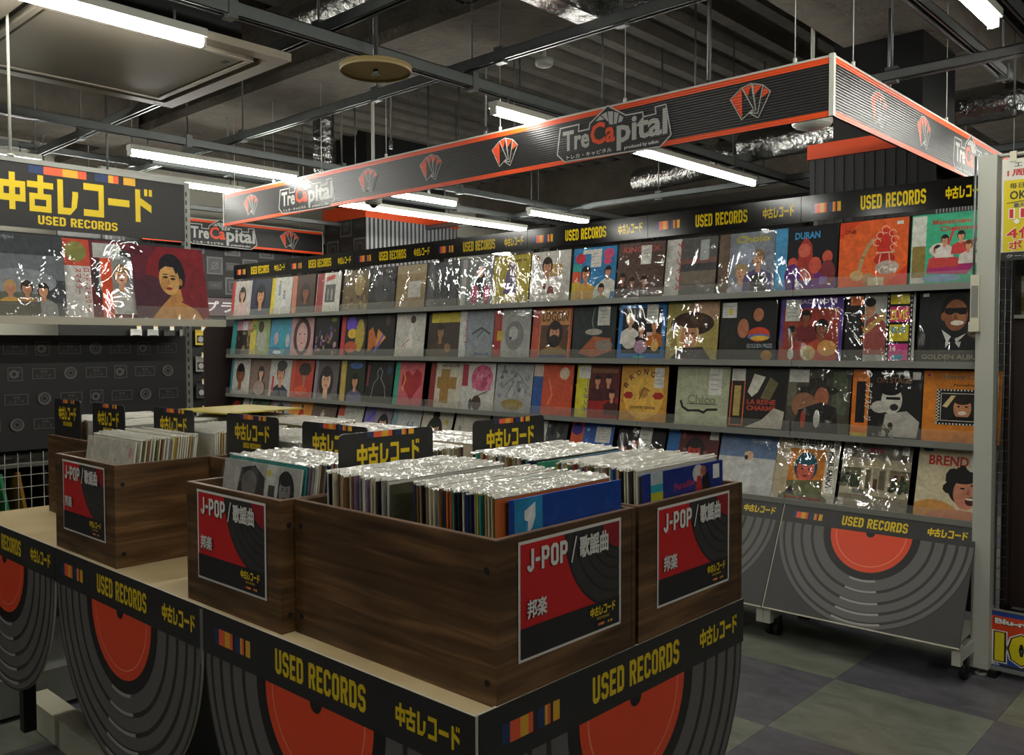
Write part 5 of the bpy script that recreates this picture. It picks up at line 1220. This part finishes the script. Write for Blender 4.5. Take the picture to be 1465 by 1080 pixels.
def crate(x0, x1, y0, y1, label, div=None, face=None, screws=True):
    """open wooden crate standing on the table; div = ('x', value) divider; face = side that carries the card"""
    root = empty('wooden_crate', ((x0 + x1) / 2, (y0 + y1) / 2, TZ), label, 'crate')
    cx, cy = (x0 + x1) / 2, (y0 + y1) / 2; t = .012; e = .0004
    hxw, hyw = (x1 - x0) / 2, (y1 - y0) / 2
    def pan(name, a, b, c, d, z0, z1):
        q = MB(); q.box(a, b, c, d, z0, z1 - .002, 'crate_wood'); q.box(a + .0003, b - .0003, c + .0003, d - .0003, z1 - .002, z1, 'crate_edge'); return q.build(name, root)
    long_x = hxw > hyw
    if long_x:
        sides = [pan('side_panel', -hxw, hxw, -hyw, -hyw + t, 0, BH), pan('side_panel', -hxw, hxw, hyw - t, hyw, 0, BH)]
        ends = [pan('end_panel', -hxw + .0005, -hxw + t, -hyw + t + e, hyw - t - e, 0, BH), pan('end_panel', hxw - t, hxw - .0005, -hyw + t + e, hyw - t - e, 0, BH)]
    else:
        sides = [pan('side_panel', -hxw, -hxw + t, -hyw, hyw, 0, BH), pan('side_panel', hxw - t, hxw, -hyw, hyw, 0, BH)]
        ends = [pan('end_panel', -hxw + t + e, hxw - t - e, -hyw + .0005, -hyw + t, 0, BH), pan('end_panel', -hxw + t + e, hxw - t - e, hyw - t, hyw - .0005, 0, BH)]
    pan('bottom_panel', -hxw + t + e, hxw - t - e, -hyw + t + e, hyw - t - e, 0.001, .011)
    if div is not None:
        if long_x: pan('divider', div - cx - .005, div - cx + .005, -hyw + t + e, hyw - t - e, .012, BH - .02)
        else: pan('divider', -hxw + t + e, hxw - t - e, div - cy - .005, div - cy + .005, .012, BH - .02)
    if screws:
        sc = []
        if long_x:
            for xx in (-hxw + .02, hxw - .02):
                for zz in (.035, BH - .05): sc.append(((xx, -hyw - .0008, zz), (xx, -hyw + .002, zz), sides[0]))
        else:
            for yy in (-hyw + .02, hyw - .02):
                for zz in (.035, BH - .05): sc.append(((hxw + .0008, yy, zz), (hxw - .002, yy, zz), sides[1]))
        for a, b, s in sc:
            q = MB(); q.tube(a, b, .006, 'rubber', 8); q.build('screw', s)
    if face == '+x': front_card(root, (hxw + .0005, -.137, .057), (0, 1, 0))
    if face == '-y': front_card(root, (-.137, -hyw - .0005, .057), (1, 0, 0))
    return root
crate(-1.469, -.925, .966, 1.339, 'nearest dark wood crate with genre card, at the corner of the table', -1.19, '+x')
crate(-1.469, -.925, 1.349, 1.745, 'dark wood crate with genre card at the far right corner of the table', -1.19, '+x')
crate(-1.848, -1.4745, .936, 1.484, 'dark wood crate with genre card standing crosswise at the middle of the table front', 1.215, '-y')
crate(-2.612, -2.222, .936, 1.484, 'leftmost dark wood crate with a genre card, on the table front', 1.205, '-y')
crate(-2.219, -1.851, 1.19, 1.742, 'dark wood crate set back between two crates with genre cards', None, None, False)
crate(-3.185, -2.615, 1.12, 1.484, 'dark wood crate without card at the far left end of the table', -2.90, None, False)
crate(-1.848, -1.4745, 1.488, 1.745, 'small back row crate behind the crosswise middle crate', None, None, False)
crate(-3.185, -2.222, 1.488, 1.745, 'wide back row crate at the left end of the table', None, None, False)

# small sign boards standing among the records
def divider_card(x, y, z0, axis, label, w=.25, h=.235):
    root = empty('divider_card', (x, y, z0), label, 'sign', 'used record divider cards')
    m = MB(); t = .0015; r = .012
    out = []
    for (cx, cz, a0) in ((w / 2 - r, h - r, 0), (-w / 2 + r, h - r, 90)):
        for i in range(5):
            a = math.radians(a0 + 90 * i / 4); out.append((cx + r * math.cos(a), cz + r * math.sin(a)))
    out += [(-w / 2, 0), (w / 2, 0)]
    m.face([(a, -t, b) for a, b in out][::1], 'printed_card', hx('#232323')); m.face([(a, t, b) for a, b in out][::-1], 'printed_card', hx('#232323'))
    for i in range(len(out)):
        a, b = out[i - 1], out[i]; m.face([(a[0], -t, a[1]), (a[0], t, a[1]), (b[0], t, b[1]), (b[0], -t, b[1])], 'printed_card', hx('#2c2c2c'))
    pl = Plane(m, (-w / 2, -t, 0), (1, 0, 0), (0, 0, 1))
    stripes(pl, w * .28, h - .012, w * .5, .0115)
    katakana(pl, w * .17, h - .067, w * .68, .043, YEL)
    pl.text('USED RECORDS', w * .34, h - .087, .0135, YEL, w=w * .34, bold=.03)
    m.build('board', root)
    if axis == 'y': root.rotation_euler = (0, 0, PI / 2)
    return root
CZ = HC - .180 - .235
divider_card(-1.43, 1.168, CZ + .003, 'y', 'large divider card in the nearest crate, in front of all other cards')
divider_card(-1.432, 1.545, CZ + .005, 'y', 'divider card rising from the far right crate in front of the record wall')
divider_card(-1.66, 1.198, CZ, 'x', 'divider card half hidden behind the large one, in the crosswise middle crate')
divider_card(-2.035, 1.212, CZ, 'x', 'divider card at the front of the crate set back between two others')
divider_card(-2.42, 1.19, CZ, 'x', 'divider card behind the white stack of the leftmost carded crate', .24)
divider_card(-2.74, 1.14, CZ + .002, 'x', 'divider card in the far left crate, just left of the white topped stack', .23)
divider_card(-3.06, 1.14, CZ + .002, 'x', 'leftmost divider card at the far end of the table', .22)

# filed records
SPN = [('cream', '#c9c0a2'), ('white', '#d0cdc0'), ('grey', '#8d8b84'), ('black', '#1c1b1a'), ('brown', '#7a5634'), ('navy', '#1e2b52'), ('red', '#9a2f24'), ('mustard', '#b8a02c'),
       ('teal', '#2f8a80'), ('blue', '#2c66a8'), ('mauve', '#7d6484'), ('tan', '#b0935c'), ('olive', '#5f6038'), ('orange', '#c8682c')]
sp_me = []
for nm, c in SPN:
    q = MB(); q.box(-.0019, .0019, -.1575, .1575, 0, .315, 'printed_card', hx(c))
    rs = random.Random(nm)
    pl = Plane(q, (.0019, -.1575, 0), (0, 1, 0), (0, 0, 1), .315, .315, clip=(0, 0, 1, 1))
    pl.rect(.08, .6, .92, .95, rs.choice(['#c9c0a2', '#5d4b3a', '#33415c', '#a8a49a'])); bust(pl, .5, .55, .6, SK, '#241a14', '#6a5a4a')
    ob = q.build('record'); sp_me.append(ob.data); bpy.data.objects.remove(ob)
tp_me = []
for k in range(6):
    rs = random.Random(100 + k); q = MB(); n = 12
    lo = []; hi = []; hj = []
    for i in range(n + 1):
        y = -.161 + .322 * i / n
        t = .3165 + rs.uniform(-.0003, .0012); j = rs.uniform(-.0006, .0006)
        lo.append(((-.0024, y, .255), (.0024, y, .255)))
        hi.append(((-.0026 + j, y, t), (.0024 + j, y, t)))
        hj.append((j * 1.6, y, t + rs.uniform(.003, .0045)))
    for i in range(n):
        q.face([lo[i][1], lo[i + 1][1], hi[i + 1][1], hi[i][1]], 'tight_film', (1, 1, 1, 1), True)
        q.face([hi[i][0], hi[i + 1][0], hj[i + 1], hj[i]], 'milky_film', (1, 1, 1, 1), True)
        q.face([hi[i][1], hj[i], hj[i + 1], hi[i + 1][1]], 'milky_film', (1, 1, 1, 1), True)
    q.face([lo[0][0], lo[0][1], hi[0][1], hi[0][0]], 'tight_film', (1, 1, 1, 1)); q.face([lo[n][1], lo[n][0], hi[n][0], hi[n][1]], 'tight_film', (1, 1, 1, 1))
    ob = q.build('plastic_sleeve'); tp_me.append(ob.data); bpy.data.objects.remove(ob)
NF = [0]
def stack(place, a0, a1, mid, axis, weights, lean=3.0, pitch=.0074, seed=1, dz=0, jit=.004, stuff=False):
    """records filed one behind another from a0 to a1 along an axis ('x' or 'y'); the first is the one that faces out"""
    rs = random.Random(seed); n = int(abs(a1 - a0) / pitch); sg = 1 if a1 > a0 else -1
    names = [SPN.index(s) for s in SPN]
    base = TZ + .0125 + dz
    mbs = MB() if stuff else None
    seqk = [rs.choices(range(len(SPN)), weights)[0] for _ in range(n)]
    for i in range(n):
        k = seqk[i]
        a = a0 + sg * pitch * (i + .5)
        th = math.radians(lean + rs.uniform(-.25, .25)) * (1 if axis == 'x' else 1)
        off = mid + rs.uniform(-jit, jit); z = base + rs.uniform(0, .0065)
        if axis == 'x':
            M = Matrix.Translation((a, off, z)) @ Matrix.Rotation(-th, 4, 'Y') @ Matrix.Scale(.955, 4)
        else:
            M = Matrix.Translation((off, a, z)) @ Matrix.Rotation(-PI / 2, 4, 'Z') @ Matrix.Rotation(-th, 4, 'Y') @ Matrix.Scale(.955, 4)
        if stuff:
            mbs.box(-.0019, .0019, -.1575, .1575, 0, .315, 'printed_card', hx(SPN[k][1]), M)
            kk = rs.randrange(6); me = tp_me[kk]
            for p in me.polygons:
                mat = 'milky_film' if me.materials[p.material_index].name == 'milky_film' else 'tight_film'
                mbs.face([M @ me.vertices[v].co for v in p.vertices], mat, (1, 1, 1, 1), True)
            continue
        o = mesh_obj('record', sp_me[k]); o.matrix_world = M
        if 0 < i < n - 1: lab = '%s spined record between %s and %s ones in the %s' % (SPN[k][0], SPN[seqk[i - 1]][0], SPN[seqk[i + 1]][0], place)
        else: lab = '%s spined record, %s of the %s' % (SPN[k][0], 'first' if i == 0 else 'last', place)
        tag(o, lab, 'record', 'records filed in the ' + place)
        mesh_obj('plastic_sleeve', rs.choice(tp_me), o)
        NF[0] += 1
    if stuff:
        o = mbs.build('filed_records'); o['label'] = 'tightly packed plastic-sleeved records filed in ' + place; o['category'] = 'records'; o['kind'] = 'stuff'
WA = [5, 5, 3, 4, 4, 3, 2, 2, 1, 2, 1, 4, 1, 2]
WB = [8, 8, 5, 3, 4, 1, 1, 0, 1, 0, 1, 5, 1, 0]
WC = [8, 9, 4, 2, 5, 0, 1, 1, 0, 0, 0, 4, 2, 0]
# leaning: in the x crates the tops lean away from the viewer's right (towards -x)
stack('nearest crate, front part', -.953, -1.165, 1.158, 'x', WA, 1.2, seed=2)
stack('nearest crate, back part', -1.222, -1.41, 1.150, 'x', WB, .8, seed=3)
stack('far right crate, front part', -.953, -1.165, 1.549, 'x', WA, 1.2, seed=4)
stack('far right crate, back part', -1.215, -1.412, 1.547, 'x', WB, 2.0, seed=5)
stack('crosswise middle crate', .984, 1.155, -1.661, 'y', WB, 7.5, seed=6)
stack('crosswise crate, back part', 1.23, 1.462, -1.661, 'y', WC, 2.0, seed=7)
stack('leftmost carded crate', .984, 1.15, -2.417, 'y', WC, 7.5, seed=8)
stack('leftmost carded crate, back part', 1.222, 1.462, -2.417, 'y', WC, 2.0, seed=9)
stack('set back crate', 1.235, 1.46, -2.035, 'y', WC, 2.0, seed=10)
stack('far left crate', -2.66, -2.86, 1.31, 'x', WC, 2.0, seed=12)
stack('the back row crates', 1.47, 1.712, -2.035, 'y', WC, 2.0, seed=13, stuff=True)
stack('the small back row crate', 1.512, 1.715, -1.661, 'y', WC, 2.0, seed=14, stuff=True)
stack('the wide back row crate', 1.512, 1.715, -2.42, 'y', WC, 2.0, seed=15, stuff=True)
stack('the wide back row crate, middle', 1.512, 1.715, -2.76, 'y', WC, 2.0, seed=16, stuff=True)
stack('the far end of the left crate', -2.925, -3.14, 1.31, 'x', WC, 2.0, seed=17, stuff=True)

def filed_front(spec, x, y, axis, lean, label, film='t', z=.0125):
    mb = sleeve_mesh(spec); o = mb.build('record')
    th = math.radians(lean)
    if axis == 'x':
        o.matrix_world = Matrix.Translation((x, y, TZ + z)) @ Matrix.Rotation(PI / 2, 4, 'Z') @ Matrix.Rotation(-th, 4, 'X') @ Matrix.Scale(.955, 4)
    else:
        o.matrix_world = Matrix.Translation((x, y, TZ + z)) @ Matrix.Rotation(-th, 4, 'X') @ Matrix.Scale(.955, 4)
    tag(o, label, 'record'); mesh_obj('plastic_sleeve', FILM[film][1], o)
    return o
filed_front(['#15469c', ('O', .03, .26, '#2a8fc0'), ('P', [(.11, .93), (.2, .97), (.2, .89), (.17, .83), (.13, .80), (.14, .87), (.11, .88)], '#e4e6e4'), ('R', 0, 0, 1, .5, '#123a86')], -.945, 1.174, 'x', 1.0, 'bright blue record cover facing out at the front of the nearest crate')
filed_front(['#1b2f80', ('R', .08, .92, .22, 1, '#b9c8c4'), ('R', .08, .87, .22, .92, '#2ba8b8'), ('R', .08, .4, .22, .87, '#c9c92c'), ('D', .66, .94, .07, .06, '#c9c5c0'), ('P', [(.62, .8), (.72, .8), (.7, .92), (.65, .92)], '#b5342c'), ('P', [(.71, .8), (.83, .82), (.8, .93), (.73, .95)], '#1a1620'), ('D', .73, .95, .04, .035, '#b06a50'), ('T', 'Paradise', .36, .85, .05, '#a8325a', .26, 4), ('R', .86, .88, .95, .98, '#e4e4e0')], -.945, 1.549, 'x', 1.0, 'deep blue record cover with white tag facing out in the far right crate')
filed_front(['#4c4a34', ('S', 5, 10, .1, .1, .9, .9, ['#3a3828', '#5d5a40'], .08), ('D', .55, .78, .05, .05, '#c9a92c'), ('R', .94, .7, 1, .8, '#d5d3cc')], -1.214, 1.150, 'x', .8, 'dark olive record cover with a yellow dot behind the divider of the nearest crate')
filed_front(['#2f8a72', ('R', .3, .0, 1, 1, '#3c5a92')], -1.205, 1.547, 'x', 2.0, 'green and blue record cover in the middle of the far right crate')
filed_front(['#b9b8b0', ('P', [(.12, .3), (.58, .3), (.56, .9), (.42, .98), (.24, .95)], '#3f3d3c'), ('D', .36, .84, .1, .1, '#77736f'), ('B', .82, .84, .34, '#8d8a86', '#2c2b2a', '#55524f'), ('R', .58, .3, .74, 1, '#d2d2cc'), ('R', .62, .78, .70, .86, '#4a4a48'), ('D', .61, .94, .025, .025, '#d5c41c')], -1.661, .972, 'y', 8, 'grey portrait record cover with a white price strip in the crosswise middle crate', 'c')
filed_front(['#cbc7b6', ('D', .1, .93, .04, .04, '#b9a9a4'), ('D', .92, .9, .03, .05, '#c98a92'), ('R', .62, .81, .64, .83, '#444')], -2.417, .972, 'y', 8, 'cream white record cover facing out in the leftmost carded crate')
# a pair of sleeves lying flat on the stacks behind the cards
def flat(x, y, z, rz, c, label):
    q = MB(); q.box(-.1575, .1575, -.1575, .1575, 0, .004, 'printed_card', hx(c)); q.box(-.162, .162, -.162, .162, .0045, .005, 'tight_film')
    o = q.build('record'); o.location = (x, y, z); o.rotation_euler = (0.0, 0.0, rz); tag(o, label, 'record')
flat(-2.78, 1.60, TZ + .0125 + .3265, .1, '#b8a82c', 'yellow record lying flat on the stacks behind the left divider cards')

# ------------------------------------------------------------------ black sign gondola at the left
gx = -3.86
root = empty('sign_gondola', (gx, 1.5, 0), 'grey slotted gondola carrying the large black used record sign and patterned panel', 'gondola')
ox, oy = gx, 1.5
for y in (1.965, 1.055, .145):
    m = MB(); m.box(-.03, .0, y - oy - .0, y - oy + .03, 0, HC + .75, 'lip_metal')
    for q in range(48): m.box(-.0, .0008, y - oy + .008, y - oy + .014, .3 + q * .038, .3 + q * .038 + .02, 'black_metal'); m.box(-.02, -.008, y - oy + .0301, y - oy + .0306, .3 + q * .038, .3 + q * .038 + .02, 'black_metal')
    m.build('slotted_post', root)
m = MB(); sy0, sy1 = 1.06, 1.962
m.box(.0, .012, sy0 - oy, sy1 - oy, HC + .478, HC + .735, 'printed_card', hx('#1d1c1b'))
pl = Plane(m, (.012, sy0 - oy, HC + .478), (0, 1, 0), (0, 0, 1)); sw = sy1 - sy0; shh = .257
stripes(pl, sw * .27, shh - .035, sw * .48, .034); katakana(pl, .127, .068, .635, .148, YEL); pl.text('USED RECORDS', .275, .018, .036, YEL, w=.32, bold=.03)
m.build('sign_board', root)
m = MB(); m.box(-.005, .016, .16 - oy, 1.965 - oy, HC + .735, HC + .755, 'lip_metal'); m.build('top_rail', root)
m = MB(); m.box(.0, .012, .16 - oy, 1.055 - oy, HC + .478, HC + .735, 'printed_card', hx('#1d1c1b')); m.build('sign_board', root)
m = MB(); m.box(-.02, -.005, .16 - oy, 1.965 - oy, HC + .13, HC + .46, 'black_metal'); m.build('back_panel', root)
# shelf with clear guard
m = MB(); m.box(.0, .33, .16 - oy, 1.972 - oy, HC + .095, HC + .108, 'lip_metal'); m.box(.33, .345, .16 - oy, 1.975 - oy, HC + .082, HC + .112, 'edge_white'); s = m.build('shelf', root)
m = MB(); m.box(.338, .340, .16 - oy, 1.972 - oy, HC + .112, HC + .162, 'acrylic'); m.build('clear_guard', s)
# patterned panel
def pattern(pl, W_, H_):
    row = 0; y = H_ - .055
    while y > .01:
        x = -.08 + (row % 2) * .105; k = row % 2 + row
        while x < W_:
            t = k % 4; c = '#6a6967'
            if x > .01 and x < W_ - .09:
                if t in (0, 2):
                    pl.line([(x, y - .02), (x + .085, y - .02), (x + .085, y + .02), (x, y + .02), (x, y - .02)], .0025, c); pl.text('中古', x + .03, y + .002, .012, c, w=.026); pl.text('レコード', x + .015, y - .014, .012, c, w=.055)
                elif t == 1:
                    pl.ring(x + .042, y, .008, .026, c, n=20); pl.ring(x + .042, y, .012, .017, '#2b2b2b', n=16); pl.ring(x + .042, y, .019, .0215, '#2b2b2b', 20, 110, 8)
                else:
                    pl.line([(x + .014, y - .026), (x + .066, y - .026), (x + .066, y + .026), (x + .014, y + .026), (x + .014, y - .026)], .0028, c); pl.ring(x + .036, y, .008, .018, c, n=14); pl.line([(x + .058, y + .018), (x + .05, y - .012)], .003, c)
            k += 1; x += .105
        row += 1; y -= .102
m = MB(); m.box(.0, .012, 1.065 - oy, 1.955 - oy, HC - .42, HC + .045, 'printed_card', hx('#2b2b2b'))
pl = Plane(m, (.012, 1.065 - oy, HC - .42), (0, 1, 0), (0, 0, 1)); pattern(pl, .89, .465); m.build('patterned_panel', root)
m = MB(); m.box(.0, .012, .16 - oy, 1.06 - oy, HC - .42, HC + .045, 'printed_card', hx('#2b2b2b'))
pl = Plane(m, (.012, .16 - oy, HC - .42), (0, 1, 0), (0, 0, 1)); pattern(pl, .89, .465); m.build('patterned_panel', root)
# wire grid in front of the lower shelf
m = MB()
for q in range(38): m.tube((.02, .18 - oy + q * .048, .38), (.02, .18 - oy + q * .048, HC - .43), .0018, 'white_metal', 5)
for q in range(12): m.tube((.0225, .17 - oy, .40 + q * .048), (.0225, 1.955 - oy, .40 + q * .048), .0018, 'white_metal', 5)
m.build('wire_grid', root)
m = MB(); m.box(-.38, -.0, .16 - oy, 1.955 - oy, .56, .575, 'lip_metal'); m.box(-.40, -.38, .16 - oy, 1.955 - oy, .1, HC + .0, 'black_metal'); m.build('lower_shelf', root)
m = MB(); m.box(-.38, -.0, .16 - oy, 1.955 - oy, HC - .49, HC - .48, 'lip_metal'); m.build('lower_shelf', root)
m = MB(); m.box(-.4, .3, .16 - oy, 1.96 - oy, 0.02, .16, 'lip_metal'); m.build('base_box', root)
for k, (y, c, nm) in enumerate(((1.10, '#8f9498', 'grey'), (1.19, '#b0a584', 'tan'), (1.235, '#3fa06a', 'green'), (1.40, '#24211f', 'black'), (1.55, '#7d7d7a', 'pale grey'), (1.02, '#c2c2bd', 'white'), (1.30, '#b5832c', 'ochre'))):
    q = MB(); q.box(-.1575, .1575, -.006, .006, 0, .315, 'printed_card', hx(c)); o = q.build('record'); o.matrix_world = Matrix.Translation((gx - .18, y, .5752)) @ Matrix.Rotation(math.radians(9), 4, 'X'); tag(o, nm + ' sleeved record leaning behind the wire grid below the patterned panel', 'record', 'records behind the wire grid')
# the covers on the gondola shelf
GA = [(1.172, ['#3f4448', ('O', 0, .05, '#d04a35'), ('R', .05, .45, 1, .75, '#6d7378'), ('D', .5, .42, .4, .16, '#8d9398'), ('D', .4, .1, .5, .2, '#6a6d60'), ('B', .2, .3, .26, SK, '#3a2a1c', '#b99a7a', False), ('B', .38, .34, .26, SK, '#c9a06a', '#c9a04a', False), ('B', .56, .34, .26, SK, '#3a2a1c', '#a87a4a', False), ('B', .74, .32, .26, SK, '#2a1d16', '#8a8a88', False), ('R', .25, .0, .7, .18, '#4a4434'), ('T', 'NEW NATION', .1, .93, .035, '#8a8d90', .35)], 'grey cover of four musicians with a red edge, on the gondola shelf'),
      (1.488, ['#6d2430', ('O', 0, .34, '#d3d0ca'), ('R', 0, .66, .34, 1, '#c9503a'), ('D', .17, .84, .13, .13, '#8a8a4a'), ('T', 'ロッド・スチュワート', .25, .63, .075, '#c22a2a', .55, -90), ('T', 'スマイラー', .15, .63, .075, '#c22a2a', .33, -90), ('D', .7, .5, .34, .42, '#3c3d3f'), ('D', .7, .5, .27, .34, '#8d8f90'), ('B', .72, .56, .4, SK3, '#8a6a3a', '#c9c5bf', False), ('R', .46, .0, .6, .8, '#d9502c'), ('R', .38, .78, .72, .97, '#b9bab5'), ('T', 'SMILER', .6, .1, .1, '#c9c9c4', .38)], 'cover with a white paper strip of red katakana, middle of the gondola shelf'),
      (1.760, ['#5c1f30', ('R', .0, .0, 1, 1, '#5a1d2c'), ('D', .65, .5, .5, .6, '#7c1a24'), ('D', .2, .2, .3, .4, '#4a2030'),
        ('P', [(.18, 0), (.9, 0), (.82, .14), (.62, .24), (.5, .34), (.36, .2)], '#c08a4c'), ('P', [(.46, .2), (.64, .26), (.62, .45), (.5, .42)], '#b98248'),
        ('D', .52, .69, .175, .22, '#15121c'), ('D', .6, .62, .11, .2, '#15121c'), ('D', .48, .55, .14, .215, '#c99a5c', 8), ('D', .41, .5, .05, .1, '#b5844a'), ('P', [(.34, .66), (.4, .8), (.56, .86), (.64, .72), (.58, .62), (.55, .72), (.44, .73)], '#15121c'), ('D', .43, .58, .035, .016, '#2a1a14', -8), ('D', .53, .56, .035, .016, '#2a1a14', -8), ('D', .43, .62, .04, .008, '#2a1a14', -8), ('D', .53, .6, .04, .008, '#2a1a14', -8), ('P', [(.47, .57), (.445, .48), (.49, .475)], '#a8743c'), ('D', .465, .425, .042, .02, '#8a2a22'), ('D', .635, .52, .025, .05, '#b98248')], 'dark red cover with a short-haired woman, at the end of the gondola shelf')]
for y, spec, lab in GA:
    o = sleeve_mesh(spec).build('record')
    o.matrix_world = Matrix.Translation((gx + (.312 if y > 1.7 or y < 1.2 else .288), y, HC + .1092)) @ Matrix.Rotation(PI / 2, 4, 'Z') @ Matrix.Rotation(math.radians(-12 if y > 1.7 else -8), 4, 'X')
    tag(o, lab, 'record', 'records on the gondola shelf'); mesh_obj('plastic_sleeve', FILM['c' if y < 1.7 else 't'][int(y * 10) % 4], o)
# thin white pole that holds the gondola top to the ceiling
m = MB(); m.tube((0, 0, 0), (0, 0, ZC + .01 - HC - .755), .006, 'white_metal', 8); m.tube((0, 0, 0), (0, 0, .01), .014, 'white_metal', 10)
o = m.build('ceiling_pole'); o.location = (gx + .006, 1.24, HC + .755); tag(o, 'thin white pole rising from the top of the black sign', 'pole')
print('filed records', NF[0], 'objects', len(bpy.data.objects))
